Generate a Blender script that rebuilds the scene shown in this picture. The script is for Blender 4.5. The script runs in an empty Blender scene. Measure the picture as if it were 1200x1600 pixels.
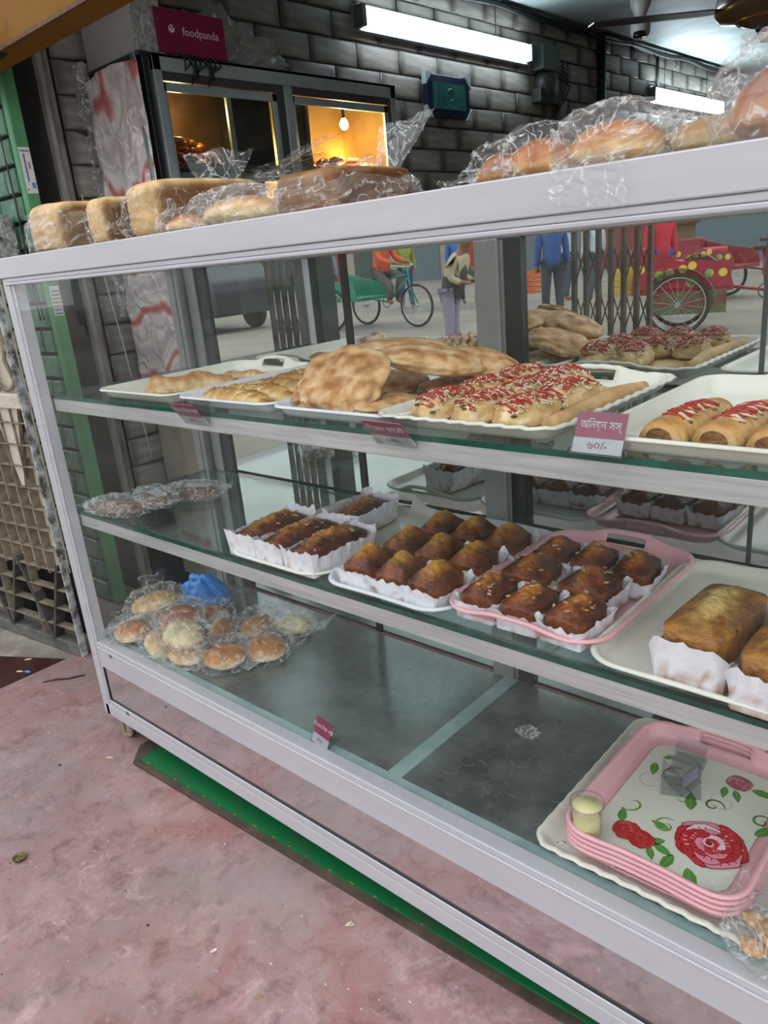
import bpy, bmesh, math, random
from mathutils import Vector, Matrix, noise
from math import pi, sin, cos, sqrt, atan2

S = bpy.context.scene
COL = S.collection
# ------------------------------------------------------------------ camera
cd = bpy.data.cameras.new('camera'); cd.sensor_fit = 'VERTICAL'; cd.sensor_height = 24.0
cd.lens = 24.0 * 1188.5 / 1600.0; cd.clip_start = 0.02; cd.clip_end = 200
cam = bpy.data.objects.new('camera', cd); COL.objects.link(cam); S.camera = cam
RX = Vector((0.745373, 0.66069, -0.088925)); UP = Vector((-0.150277, 0.296479, 0.943142)); BK = Vector((0.649489, -0.689629, 0.320274))
cam.matrix_world = Matrix(((RX[0], UP[0], BK[0], 1.868826), (RX[1], UP[1], BK[1], -0.783206), (RX[2], UP[2], BK[2], 1.133157), (0, 0, 0, 1)))
# ------------------------------------------------------------------ world, exposure
W = bpy.data.worlds.new('overcast_sky'); S.world = W; W.use_nodes = True
_bg = W.node_tree.nodes['Background']
_bg.inputs[0].default_value = (0.95, 0.975, 1.0, 1); _bg.inputs[1].default_value = 1.55
S.view_settings.view_transform = 'Standard'; S.view_settings.look = 'None'
S.view_settings.gamma = 1; S.view_settings.use_curve_mapping = False
S.view_settings.exposure = 0.42
S.cycles.max_bounces = 10; S.cycles.transparent_max_bounces = 24; S.cycles.glossy_bounces = 5
# ------------------------------------------------------------------ small helpers
def lin(h):
    h = h.lstrip('#'); o = []
    for i in (0, 2, 4):
        v = int(h[i:i+2], 16) / 255
        o.append(v / 12.92 if v <= .04045 else ((v + .055) / 1.055) ** 2.4)
    return (o[0], o[1], o[2], 1)
def nz(x, y, z=0.0): return noise.noise(Vector((x, y, z)))
def fb(x, y, z=0.0, o=3):
    s = 0; a = 1
    for i in range(o): s += a * nz(x, y, z + 7.3 * i); x *= 2; y *= 2; z *= 2; a *= .5
    return s
def mixc(a, b, t):
    t = max(0, min(1, t)); return tuple(a[i] + (b[i] - a[i]) * t for i in range(3)) + (1,)
MC = {}
def nt(m):
    m.use_nodes = True; t = m.node_tree; t.nodes.clear(); return t
def mat(name, c1, rough=.5, metal=0, c2=None, scale=6, c3=None, bump=0, bscale=30, spec=.5, coat=0, vc=False, trans=0, emis=None, estr=0, lo=.35, hi=.65, coords='Object', stretch=None, rvar=0, objrand=0):
    if name in MC: return MC[name]
    m = bpy.data.materials.new(name); t = nt(m); N = t.nodes.new; L = t.links.new
    out = N('ShaderNodeOutputMaterial'); b = N('ShaderNodeBsdfPrincipled'); L(b.outputs[0], out.inputs[0])
    b.inputs['Roughness'].default_value = rough; b.inputs['Metallic'].default_value = metal
    b.inputs['Specular IOR Level'].default_value = spec; b.inputs['Coat Weight'].default_value = coat
    c1 = lin(c1) if isinstance(c1, str) else c1
    b.inputs['Base Color'].default_value = c1
    src = None
    if c2 or bump or vc or rvar:
        tc = N('ShaderNodeTexCoord'); v = tc.outputs[coords]
        if stretch:
            mp = N('ShaderNodeMapping'); mp.inputs['Scale'].default_value = stretch; L(v, mp.inputs[0]); v = mp.outputs[0]
    if vc:
        a = N('ShaderNodeAttribute'); a.attribute_name = 'Col'; src = a.outputs['Color']
    if c2:
        n = N('ShaderNodeTexNoise'); n.inputs['Scale'].default_value = scale; n.inputs['Detail'].default_value = 7; n.inputs['Roughness'].default_value = .62; L(v, n.inputs['Vector'])
        r = N('ShaderNodeValToRGB'); e = r.color_ramp.elements
        e[0].position = lo; e[1].position = hi
        if vc:
            e[0].color = lin(c1) if isinstance(c1, str) else c1; e[1].color = lin(c2) if isinstance(c2, str) else c2
        else:
            e[0].color = c1; e[1].color = lin(c2) if isinstance(c2, str) else c2
        if c3:
            k = e.new((lo + hi) / 2); k.color = lin(c3)
        L(n.outputs[0], r.inputs[0])
        if vc:
            mx = N('ShaderNodeMix'); mx.data_type = 'RGBA'; mx.blend_type = 'MULTIPLY'; mx.inputs[0].default_value = 1
            L(src, mx.inputs[6]); L(r.outputs[0], mx.inputs[7]); src = mx.outputs[2]
        else: src = r.outputs[0]
        if rvar:
            mr = N('ShaderNodeMapRange'); mr.inputs[3].default_value = rough - rvar; mr.inputs[4].default_value = rough + rvar
            L(n.outputs[0], mr.inputs[0]); L(mr.outputs[0], b.inputs['Roughness'])
    if objrand:
        oi = N('ShaderNodeObjectInfo'); h = N('ShaderNodeHueSaturation'); mr = N('ShaderNodeMapRange')
        mr.inputs[3].default_value = 1 - objrand; mr.inputs[4].default_value = 1 + objrand
        L(oi.outputs['Random'], mr.inputs[0]); L(mr.outputs[0], h.inputs['Value'])
        if src: L(src, h.inputs['Color'])
        else: h.inputs['Color'].default_value = c1
        src = h.outputs[0]
    if src: L(src, b.inputs['Base Color'])
    if bump:
        n2 = N('ShaderNodeTexNoise'); n2.inputs['Scale'].default_value = bscale; n2.inputs['Detail'].default_value = 5; L(v, n2.inputs['Vector'])
        bp = N('ShaderNodeBump'); bp.inputs['Strength'].default_value = bump; bp.inputs['Distance'].default_value = .01
        L(n2.outputs[0], bp.inputs['Height']); L(bp.outputs[0], b.inputs['Normal'])
    if trans: b.inputs['Transmission Weight'].default_value = trans
    if emis:
        b.inputs['Emission Color'].default_value = lin(emis); b.inputs['Emission Strength'].default_value = estr
    MC[name] = m; return m
def ior_in(t, f, ior):
    """same facing reflectance on both sides of a thin sheet"""
    g = t.nodes.new('ShaderNodeNewGeometry'); r = t.nodes.new('ShaderNodeMapRange'); r.inputs[3].default_value = ior; r.inputs[4].default_value = 1 / ior
    t.links.new(g.outputs['Backfacing'], r.inputs[0]); t.links.new(r.outputs[0], f.inputs[0])
def glass(name, tint='#e6f2ee', ior=1.5, rough=0.0, gain=1.0, dirt=0, dcol='#c8ccc8', dscale=5):
    if name in MC: return MC[name]
    m = bpy.data.materials.new(name); t = nt(m); N = t.nodes.new; L = t.links.new
    out = N('ShaderNodeOutputMaterial'); tr = N('ShaderNodeBsdfTransparent'); tr.inputs[0].default_value = lin(tint)
    g = N('ShaderNodeBsdfGlossy'); g.inputs['Roughness'].default_value = rough
    f = N('ShaderNodeFresnel'); ior_in(t, f, ior)
    k = N('ShaderNodeMath'); k.operation = 'MULTIPLY'; k.inputs[1].default_value = gain; k.use_clamp = True
    L(f.outputs[0], k.inputs[0]); mx = N('ShaderNodeMixShader'); L(k.outputs[0], mx.inputs[0]); L(tr.outputs[0], mx.inputs[1]); L(g.outputs[0], mx.inputs[2])
    last = mx
    if dirt:
        d = N('ShaderNodeBsdfDiffuse'); d.inputs[0].default_value = lin(dcol)
        tc = N('ShaderNodeTexCoord'); n = N('ShaderNodeTexNoise'); n.inputs['Scale'].default_value = dscale; n.inputs['Detail'].default_value = 8
        L(tc.outputs['Object'], n.inputs['Vector']); mr = N('ShaderNodeMapRange'); mr.inputs[1].default_value = .35; mr.inputs[2].default_value = .8; mr.inputs[4].default_value = dirt
        L(n.outputs[0], mr.inputs[0]); m2 = N('ShaderNodeMixShader'); L(mr.outputs[0], m2.inputs[0]); L(last.outputs[0], m2.inputs[1]); L(d.outputs[0], m2.inputs[2]); last = m2
    L(last.outputs[0], out.inputs[0]); MC[name] = m; return m
def film(name, haze=.06, gain=1.6, bs=22, bst=.9, tint='#fbfbfb', rough=.10):
    """clear crinkled plastic film"""
    if name in MC: return MC[name]
    m = bpy.data.materials.new(name); t = nt(m); N = t.nodes.new; L = t.links.new
    out = N('ShaderNodeOutputMaterial'); tr = N('ShaderNodeBsdfTransparent'); tr.inputs[0].default_value = lin(tint)
    g = N('ShaderNodeBsdfGlossy'); g.inputs['Roughness'].default_value = rough
    d = N('ShaderNodeBsdfDiffuse'); d.inputs[0].default_value = (.85, .87, .88, 1)
    tc = N('ShaderNodeTexCoord'); vo = N('ShaderNodeTexVoronoi'); vo.feature = 'F1'; vo.inputs['Scale'].default_value = bs
    n = N('ShaderNodeTexNoise'); n.inputs['Scale'].default_value = bs * .6; n.inputs['Detail'].default_value = 4; n.inputs['Distortion'].default_value = 1.5
    L(tc.outputs['Object'], n.inputs['Vector']); L(n.outputs['Color'], vo.inputs['Vector']); vo.inputs['Scale'].default_value = 3.5
    bp = N('ShaderNodeBump'); bp.inputs['Strength'].default_value = bst; bp.inputs['Distance'].default_value = .012; L(vo.outputs[0], bp.inputs['Height'])
    L(bp.outputs[0], g.inputs['Normal'])
    f = N('ShaderNodeFresnel'); ior_in(t, f, 1.45); L(bp.outputs[0], f.inputs['Normal'])
    k = N('ShaderNodeMath'); k.operation = 'MULTIPLY'; k.inputs[1].default_value = gain; k.use_clamp = True; L(f.outputs[0], k.inputs[0])
    mx = N('ShaderNodeMixShader'); L(k.outputs[0], mx.inputs[0]); L(tr.outputs[0], mx.inputs[1]); L(g.outputs[0], mx.inputs[2])
    n3 = N('ShaderNodeTexNoise'); n3.inputs['Scale'].default_value = bs * 1.1; n3.inputs['Detail'].default_value = 3; n3.inputs['Distortion'].default_value = 2.2; L(tc.outputs['Object'], n3.inputs['Vector'])
    cr = N('ShaderNodeValToRGB'); e = cr.color_ramp.elements; e[0].position = .47; e[0].color = (haze,) * 3 + (1,); e[1].position = .53; e[1].color = (haze,) * 3 + (1,)
    q = e.new(.5); q.color = (haze + .38,) * 3 + (1,); L(n3.outputs[0], cr.inputs[0])
    m2 = N('ShaderNodeMixShader'); L(cr.outputs[0], m2.inputs[0]); L(mx.outputs[0], m2.inputs[1]); L(d.outputs[0], m2.inputs[2])
    L(m2.outputs[0], out.inputs[0]); MC[name] = m; return m

class MB:
    def __init__(s): s.v = []; s.f = []; s.c = []
    def add(s, vs, fs, col=None):
        o = len(s.v); s.v += [tuple(p) for p in vs]; s.f += [tuple(i + o for i in q) for q in fs]
        if col is None: col = (1, 1, 1, 1)
        s.c += col if isinstance(col, list) else [col] * len(vs)
        return s
    def box(s, x0, x1, y0, y1, z0, z1, col=None):
        return s.add([(x0,y0,z0),(x1,y0,z0),(x1,y1,z0),(x0,y1,z0),(x0,y0,z1),(x1,y0,z1),(x1,y1,z1),(x0,y1,z1)],
                     [(0,3,2,1),(4,5,6,7),(0,1,5,4),(1,2,6,5),(2,3,7,6),(3,0,4,7)], col)
    def tube(s, path, r, n=8, col=None, cap=True, closed=False):
        P = [Vector(p) for p in path]; m = len(P); R = r if isinstance(r, (list, tuple)) else [r] * m
        vs = []; up = None
        for i, p in enumerate(P):
            if closed: t = P[(i + 1) % m] - P[i - 1]
            else: t = P[min(i + 1, m - 1)] - P[max(i - 1, 0)]
            t = t.normalized() if t.length > 1e-9 else Vector((0, 0, 1))
            if up is None:
                up = Vector((0, 0, 1)) if abs(t.z) < .9 else Vector((1, 0, 0))
            a = t.cross(up)
            a = a.normalized() if a.length > 1e-6 else Vector((1, 0, 0)); b = a.cross(t); up = b
            for k in range(n):
                q = 2 * pi * k / n; vs.append(p + (a * cos(q) + b * sin(q)) * R[i])
        fs = []
        for i in range(m if closed else m - 1):
            j = (i + 1) % m
            for k in range(n):
                l = (k + 1) % n; fs.append((i*n+k, i*n+l, j*n+l, j*n+k))
        if cap and not closed: fs += [tuple(range(n))[::-1], tuple((m-1)*n+k for k in range(n))]
        return s.add(vs, fs, col)
    def lathe(s, prof, n=24, c=(0,0,0), col=None, axis='Z', cap=True):
        vs = []
        for (r, z) in prof:
            for k in range(n):
                q = 2*pi*k/n; x, y = r*cos(q), r*sin(q)
                p = (x, y, z) if axis == 'Z' else ((z, x, y) if axis == 'X' else (x, z, y))
                vs.append((p[0]+c[0], p[1]+c[1], p[2]+c[2]))
        fs = []
        for i in range(len(prof)-1):
            for k in range(n):
                l = (k+1) % n; fs.append((i*n+k, i*n+l, (i+1)*n+l, (i+1)*n+k))
        if cap: fs += [tuple(range(n))[::-1], tuple((len(prof)-1)*n+k for k in range(n))]
        return s.add(vs, fs, col)
    def grid(s, fn, nu, nv, wrapu=False):
        vs = []; cs = []
        for j in range(nv+1):
            for i in range(nu if wrapu else nu+1):
                r = fn(i/nu, j/nv)
                if len(r) == 2: vs.append(r[0]); cs.append(r[1])
                else: vs.append(r); cs.append((1,1,1,1))
        w = nu if wrapu else nu+1; fs = []
        for j in range(nv):
            for i in range(nu):
                k = (i+1) % w if wrapu else i+1
                fs.append((j*w+i, j*w+k, (j+1)*w+k, (j+1)*w+i))
        return s.add(vs, fs, cs)
    def poly(s, pts, z, col): return s.add([(p[0], p[1], z) for p in pts], [tuple(range(len(pts)))], col)
    def mesh(s, name, m, smooth=False, vc=False):
        me = bpy.data.meshes.new(name); me.from_pydata(s.v, [], s.f)
        if smooth: me.polygons.foreach_set('use_smooth', [True] * len(me.polygons))
        if vc:
            a = me.color_attributes.new('Col', 'FLOAT_COLOR', 'POINT')
            a.data.foreach_set('color', [x for c in s.c for x in c])
        me.materials.append(m); me.update(); return me
    def obj(s, name, m, parent=None, smooth=False, vc=False, bev=0, solid=0, fix=True, seg=2):
        me = s.mesh(name, m, smooth, vc)
        if fix:
            b = bmesh.new(); b.from_mesh(me); bmesh.ops.recalc_face_normals(b, faces=b.faces); b.to_mesh(me); b.free()
        o = bpy.data.objects.new(name, me); COL.objects.link(o)
        if parent: o.parent = parent
        if solid:
            q = o.modifiers.new('solid', 'SOLIDIFY'); q.thickness = solid; q.offset = 0
        if bev:
            q = o.modifiers.new('bevel', 'BEVEL'); q.width = bev; q.segments = seg; q.limit_method = 'ANGLE'
        return o
def tag(o, label, cat, group=None, kind=None):
    if label: o['label'] = label
    if cat: o['category'] = cat
    if group: o['group'] = group
    if kind: o['kind'] = kind
    return o
def thing(name, label, cat, loc=(0,0,0), rot=(0,0,0), group=None):
    o = bpy.data.objects.new(name, None); COL.objects.link(o); o.location = loc; o.rotation_euler = rot
    o.empty_display_size = .02
    return tag(o, label, cat, group)
def struct(o): o['kind'] = 'structure'; return o
def stuff(o): o['kind'] = 'stuff'; return o
def inst(name, me, parent=None, loc=(0,0,0), rot=(0,0,0), sc=(1,1,1)):
    o = bpy.data.objects.new(name, me); COL.objects.link(o); o.parent = parent; o.location = loc; o.rotation_euler = rot; o.scale = sc
    return o
def copy_thing(root, loc, rot, label=None, group=None, sc=None):
    r = root.copy(); COL.objects.link(r); r.location = loc; r.rotation_euler = rot
    if sc: r.scale = (sc, sc, sc) if not isinstance(sc, tuple) else sc
    if label: r['label'] = label
    if group: r['group'] = group
    for ch in list(root.children):
        c = ch.copy(); COL.objects.link(c); c.parent = r
        for g in ch.children:
            d = g.copy(); COL.objects.link(d); d.parent = c
    return r
def text(s, size, m, parent, loc, rot=(0,0,0), name='lettering', ax='CENTER', ext=.0002, sx=1):
    """flat raised lettering; overlapping glyph outlines are filled one by one so they do not cancel out"""
    c = bpy.data.curves.new(name, 'FONT'); c.body = s; c.size = size; c.align_x = ax; c.align_y = 'CENTER'; c.resolution_u = 3
    tmp = bpy.data.objects.new(name, c); COL.objects.link(tmp); bpy.context.view_layer.update()
    for q in bpy.context.selected_objects: q.select_set(False)
    bpy.context.view_layer.objects.active = tmp; tmp.select_set(True); bpy.ops.object.convert(target='CURVE'); tmp = bpy.context.view_layer.objects.active
    rings = []
    for sp in tmp.data.splines:
        P = []
        if sp.type == 'BEZIER':
            bp = sp.bezier_points; n = len(bp)
            for k in range(n):
                a, d = bp[k], bp[(k+1) % n]
                for q in range(4):
                    u = q/4; p = a.co*(1-u)**3 + a.handle_right*3*u*(1-u)**2 + d.handle_left*3*u*u*(1-u) + d.co*u**3; P.append((p.x, p.y))
        else: P = [(p.co.x, p.co.y) for p in sp.points]
        if len(P) > 2: rings.append((sum(P[k][0]*P[(k+1) % len(P)][1] - P[(k+1) % len(P)][0]*P[k][1] for k in range(len(P)))/2, P))
    bpy.data.objects.remove(tmp)
    def inside(p, P):
        c_ = False
        for k in range(len(P)):
            a, d = P[k], P[k-1]
            if (a[1] > p[1]) != (d[1] > p[1]) and p[0] < (d[0]-a[0])*(p[1]-a[1])/(d[1]-a[1]) + a[0]: c_ = not c_
        return c_
    holes = [i for i, (ar, P) in enumerate(rings) if any(br*ar < 0 and abs(br) > abs(ar) and inside(P[0], Q) for (br, Q) in rings)]
    outer = [r for i, r in enumerate(rings) if i not in holes]; inner = [rings[i] for i in holes]
    mb = MB()
    for k, (ar, P) in enumerate(outer):
        grp = [P] + [Q for (_, Q) in inner if inside(Q[0], P) and abs(_) < abs(ar)]
        cu = bpy.data.curves.new('glyph', 'CURVE'); cu.dimensions = '2D'; cu.fill_mode = 'BOTH'; cu.extrude = ext
        for Q in grp:
            sp = cu.splines.new('POLY'); sp.points.add(len(Q)-1); sp.use_cyclic_u = True
            for p, co in zip(sp.points, Q): p.co = (co[0], co[1], 0, 1)
        o = bpy.data.objects.new('glyph', cu); COL.objects.link(o); bpy.context.view_layer.update()
        me = bpy.data.meshes.new_from_object(o.evaluated_get(bpy.context.evaluated_depsgraph_get()))
        mb.add([(v.co.x, v.co.y, v.co.z + k*ext*.02) for v in me.vertices], [tuple(f.vertices) for f in me.polygons]); bpy.data.objects.remove(o)
    o = mb.obj(name, m, parent, fix=False); o.location = loc; o.rotation_euler = rot; o.scale = (sx, 1, 1); o['kind'] = 'stuff'
    return o
# ------------------------------------------------------------------ materials
ALU = mat('silver aluminium', '#bcbdc4', .42, .15, c2='#c5c5cb', scale=3, rvar=.06, stretch=(1, 8, 8))
ALUD = mat('dull grey aluminium', '#8f9192', .4, .5, c2='#a2a4a4', scale=5)
ALUR = mat('shelf rail aluminium', '#b4b6b6', .35, .4, c2='#d2d2d2', scale=9, stretch=(.6, 6, 14))
GL = glass('clear_case_glass', '#fdfefe', 1.5, 0, .36, dirt=.012)
GSH = glass('shelf_glass', '#e9f4f2', 1.5, .03, 1.0, dirt=.12, dcol='#bcd4d2')
GEDGE = mat('green_glass_edge', '#0d3b33', .15, 0, c2='#1d5a4c', scale=20)
def mirror(name, col='#c9d0cc', dirt=.06, rough=.008, dcol='#7d8480', ds=4, hi=.85):
    m = bpy.data.materials.new(name); t = nt(m); N = t.nodes.new; L = t.links.new
    out = N('ShaderNodeOutputMaterial'); g = N('ShaderNodeBsdfGlossy'); g.inputs[0].default_value = lin(col); g.inputs['Roughness'].default_value = rough
    d = N('ShaderNodeBsdfDiffuse'); d.inputs[0].default_value = lin(dcol)
    tc = N('ShaderNodeTexCoord'); n = N('ShaderNodeTexNoise'); n.inputs['Scale'].default_value = ds; n.inputs['Detail'].default_value = 8; n.inputs['Roughness'].default_value = .7; L(tc.outputs['Object'], n.inputs['Vector'])
    mr = N('ShaderNodeMapRange'); mr.inputs[1].default_value = .35; mr.inputs[2].default_value = hi; mr.inputs[3].default_value = dirt * .3; mr.inputs[4].default_value = dirt * 2; L(n.outputs[0], mr.inputs[0])
    mx = N('ShaderNodeMixShader'); L(mr.outputs[0], mx.inputs[0]); L(g.outputs[0], mx.inputs[1]); L(d.outputs[0], mx.inputs[2]); L(mx.outputs[0], out.inputs[0]); return m
MIR = mirror('mirror_glass', '#d6dcda', .04); MIRP = mirror('kick_panel_mirror', '#e2e2e4', .12, .03, '#b4acae', 7)
DECK = mirror('brushed_steel_deck', '#828c8b', .36, .2, '#97a29f', 5)
BLACK = mat('matt black', '#101112', .5)
BLK2 = mat('dark rubber', '#26231f', .7, c2='#3a342c')
PLW = mat('cream_melamine', '#e3e2d6', .22, c2='#d9d8ca', scale=4, spec=.6)
PLB = mat('pale_blue_white_melamine', '#dfe6ea', .2, c2='#d3dbe0', scale=4, spec=.6)
PLP = mat('pink_melamine', '#eeb7bd', .25, c2='#e6a9b1', scale=5, spec=.6)
PRINT = mat('printed_colour', '#ffffff', .3, vc=True)
FOOD = mat('baked_crust', '#c4b4a4', .5, vc=True, c2='#ffffff', scale=26, lo=.3, hi=.62, bump=.35, bscale=60, spec=.3)
FOODG = mat('glossy_crust', '#c4b49c', .3, vc=True, c2='#ffffff', scale=30, lo=.3, hi=.6, bump=.15, bscale=40)
CAKE = mat('cake_crust', '#a88a70', .38, vc=True, c2='#ffffff', scale=45, lo=.3, hi=.6, bump=.6, bscale=90)
PAPER = mat('white_baking_paper', '#ffffff', .7, vc=True, c2='#ffffff', scale=50, lo=.2, hi=.4, bump=.2, bscale=50)
BAG = film('clear_plastic_bag', haze=.03, gain=.55, bs=12, bst=.4)
BAGH = film('hazy_plastic_bag', haze=.08, gain=.7, bs=12, bst=.45)
SAUCE = mat('red_sauce', '#b02c1c', .25, spec=.6)
MAYO = mat('pale_cream_topping', '#efe6cc', .4, c2='#cfc39c', scale=60)
# ------------------------------------------------------------------ large structure
FZ = -.07; CEIL = 2.38; WX = -.8; BY = 7.4; SZ = -.15
def slab(name, x0, x1, y0, y1, z0, z1, m, **k):
    b = MB(); b.box(x0, x1, y0, y1, z0, z1); return struct(b.obj(name, m, **k))
def floor_mat():
    m = bpy.data.materials.new('worn_pink_cement'); t = nt(m); N = t.nodes.new; L = t.links.new
    out = N('ShaderNodeOutputMaterial'); b = N('ShaderNodeBsdfPrincipled'); L(b.outputs[0], out.inputs[0]); b.inputs['Roughness'].default_value = .55
    tc = N('ShaderNodeTexCoord'); v = tc.outputs['Object']
    def noi(sc, det=8, ro=.65, dist=0.):
        n = N('ShaderNodeTexNoise'); n.inputs['Scale'].default_value = sc; n.inputs['Detail'].default_value = det; n.inputs['Roughness'].default_value = ro; n.inputs['Distortion'].default_value = dist; L(v, n.inputs['Vector']); return n.outputs[0]
    def ramp(src, stops):
        r = N('ShaderNodeValToRGB'); e = r.color_ramp.elements; e[0].position, e[0].color = stops[0][0], lin(stops[0][1]); e[1].position, e[1].color = stops[-1][0], lin(stops[-1][1])
        for p, c in stops[1:-1]: k = e.new(p); k.color = lin(c)
        L(src, r.inputs[0]); return r.outputs[0]
    def mix(f, a, c, bt='MIX'):
        x = N('ShaderNodeMix'); x.data_type = 'RGBA'; x.blend_type = bt
        if isinstance(f, float): x.inputs[0].default_value = f
        else: L(f, x.inputs[0])
        L(a, x.inputs[6])
        if isinstance(c, str): x.inputs[7].default_value = lin(c)
        else: L(c, x.inputs[7])
        return x.outputs[2]
    base = ramp(noi(3.2, 9, .68, .4), [(.3, '#7c5c57'), (.42, '#986963'), (.52, '#987a75'), (.62, '#ab8983'), (.75, '#a0756e')])
    big = ramp(noi(1.1, 4), [(.4, '#000000'), (.62, '#ffffff')])
    c = mix(big, base, ramp(noi(5, 9, .7), [(.3, '#736161'), (.5, '#8f797b'), (.7, '#a68c8f')]))
    pale = ramp(noi(4.3, 10, .78, 1.2), [(.56, '#000000'), (.7, '#ffffff')])
    c = mix(pale, c, '#bda2a4')
    red = ramp(noi(2.6, 9, .75, .6), [(.5, '#000000'), (.7, '#e0e0e0')])
    c = mix(red, c, '#92504a')
    mot = ramp(noi(17, 10, .75, .5), [(.3, '#b5a9a6'), (.5, '#ffffff'), (.7, '#ffffff')])
    c = mix(1.0, c, mot, 'MULTIPLY')
    fleck = ramp(noi(24, 10, .8, 1.5), [(.57, '#000000'), (.66, '#b0b0b0')])
    c = mix(fleck, c, '#cdb0ae')
    grey = ramp(noi(1.9, 6, .6), [(.52, '#000000'), (.68, '#bbbbbb')])
    c = mix(grey, c, '#8f8581')
    dark = ramp(noi(45, 6, .6), [(.64, '#000000'), (.74, '#888888')])
    c = mix(dark, c, '#5c4644')
    L(c, b.inputs['Base Color'])
    bp = N('ShaderNodeBump'); bp.inputs['Strength'].default_value = .25; bp.inputs['Distance'].default_value = .004; L(noi(60, 6), bp.inputs['Height']); L(bp.outputs[0], b.inputs['Normal'])
    return m
slab('floor', -.54, 4.2, -1.35, BY, FZ - .08, FZ, floor_mat())
slab('street_ground', -45, 35, -45, 12, SZ - .2, SZ, mat('dusty_asphalt', '#74706a', .9, c2='#948b7e', scale=.6, bump=.3, bscale=20))
slab('side_pavement', -4, -.54, -1.2, .6, SZ, FZ - .002, mat('damp_concrete', '#6d645c', .6, c2='#9c958a', scale=5, c3='#7d756c'))
CEM = mat('whitewashed_ceiling', '#8b9a96', .6, c2='#a9b8b4', scale=3, bump=.8, bscale=7)
slab('ceiling', WX - .2, 4.2, .45, BY + .2, CEIL, CEIL + .15, CEM)
GROUT = mat('sooty_grout', '#2b2926', .8)
slab('wall_left', WX - .2, WX - .012, .6, BY, SZ, CEIL, GROUT)
wl = bpy.data.objects['wall_left']
slab('wall_back', WX, 4.2, BY, BY + .15, SZ, CEIL, mat('grey_back_wall', '#4c4b45', .7, c2='#3c3c38'))
slab('wall_right', 4.0, 4.2, .45, BY, SZ, CEIL, mat('dark_plaster', '#4b4a46', .8))
slab('wall_front_lintel', -4, 4.2, .44, .56, 2.05, 3.4, mat('weathered_plaster', '#77736a', .8, c2='#5e5b54'))
slab('wall_neighbour', -4, -1.15, .62, .75, SZ, 3.0, mat('dark_recess_plaster', '#3f3d38', .8, c2='#55524a'))
# tile: cushioned stone-look tile with smoky edges
def tile_mat():
    m = bpy.data.materials.new('smoky_cushion_tile'); t = nt(m); N = t.nodes.new; L = t.links.new
    out = N('ShaderNodeOutputMaterial'); b = N('ShaderNodeBsdfPrincipled'); L(b.outputs[0], out.inputs[0]); b.inputs['Roughness'].default_value = .45
    tc = N('ShaderNodeTexCoord'); sp = N('ShaderNodeSeparateXYZ'); L(tc.outputs['Generated'], sp.inputs[0])
    def edge(i, a, bb):
        s = N('ShaderNodeMath'); s.operation = 'SUBTRACT'; s.inputs[1].default_value = .5; L(sp.outputs[i], s.inputs[0])
        q = N('ShaderNodeMath'); q.operation = 'ABSOLUTE'; L(s.outputs[0], q.inputs[0])
        r = N('ShaderNodeMapRange'); r.inputs[1].default_value = a; r.inputs[2].default_value = bb; r.interpolation_type = 'SMOOTHSTEP'; L(q.outputs[0], r.inputs[0]); return r.outputs[0]
    mx = N('ShaderNodeMath'); mx.operation = 'MAXIMUM'; L(edge(1, .3, .5), mx.inputs[0]); L(edge(2, .36, .52), mx.inputs[1])
    n = N('ShaderNodeTexNoise'); n.inputs['Scale'].default_value = 6; n.inputs['Detail'].default_value = 6
    mp = N('ShaderNodeMapping'); mp.inputs['Scale'].default_value = (1, 1, 8); L(tc.outputs['Object'], mp.inputs[0]); L(mp.outputs[0], n.inputs['Vector'])
    r = N('ShaderNodeValToRGB'); r.color_ramp.elements[0].position = .3; r.color_ramp.elements[0].color = lin('#7c7870'); r.color_ramp.elements[1].position = .7; r.color_ramp.elements[1].color = lin('#9d998f'); L(n.outputs[0], r.inputs[0])
    x = N('ShaderNodeMix'); x.data_type = 'RGBA'; L(mx.outputs[0], x.inputs[0]); L(r.outputs[0], x.inputs[6]); x.inputs[7].default_value = lin('#56524b')
    oi = N('ShaderNodeObjectInfo'); h = N('ShaderNodeHueSaturation'); mr = N('ShaderNodeMapRange'); mr.inputs[3].default_value = .82; mr.inputs[4].default_value = 1.15
    L(oi.outputs['Random'], mr.inputs[0]); L(mr.outputs[0], h.inputs['Value']); L(x.outputs[2], h.inputs['Color']); L(h.outputs[0], b.inputs['Base Color'])
    bp = N('ShaderNodeBump'); bp.inputs['Strength'].default_value = .3; bp.inputs['Distance'].default_value = .004; L(n.outputs[0], bp.inputs['Height']); L(bp.outputs[0], b.inputs['Normal'])
    return m
TM = tile_mat(); TW, TH = .30, .108
def tile_mesh(w, h):
    b = MB(); y, z = w/2 - .0015, h/2 - .0015
    def ring(x, k): return [(x, -y+k, -z+k), (x, y-k, -z+k), (x, y-k, z-k), (x, -y+k, z-k)]
    vs = ring(0, 0) + ring(.008, 0) + ring(.012, .008) + ring(.0145, .026)
    fs = [(3,2,1,0)]
    for r in range(3):
        for i in range(4): j = (i+1) % 4; fs.append((r*4+i, r*4+j, r*4+4+j, r*4+4+i))
    fs.append((12, 13, 14, 15)); b.add(vs, fs); return b.mesh('tile', TM, smooth=True)
tm = tile_mesh(TW, TH); tmh = tile_mesh(TW/2, TH)
random.seed(3)
far = MB(); row = 0; z = CEIL - TH/2; cnt = 0
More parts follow.
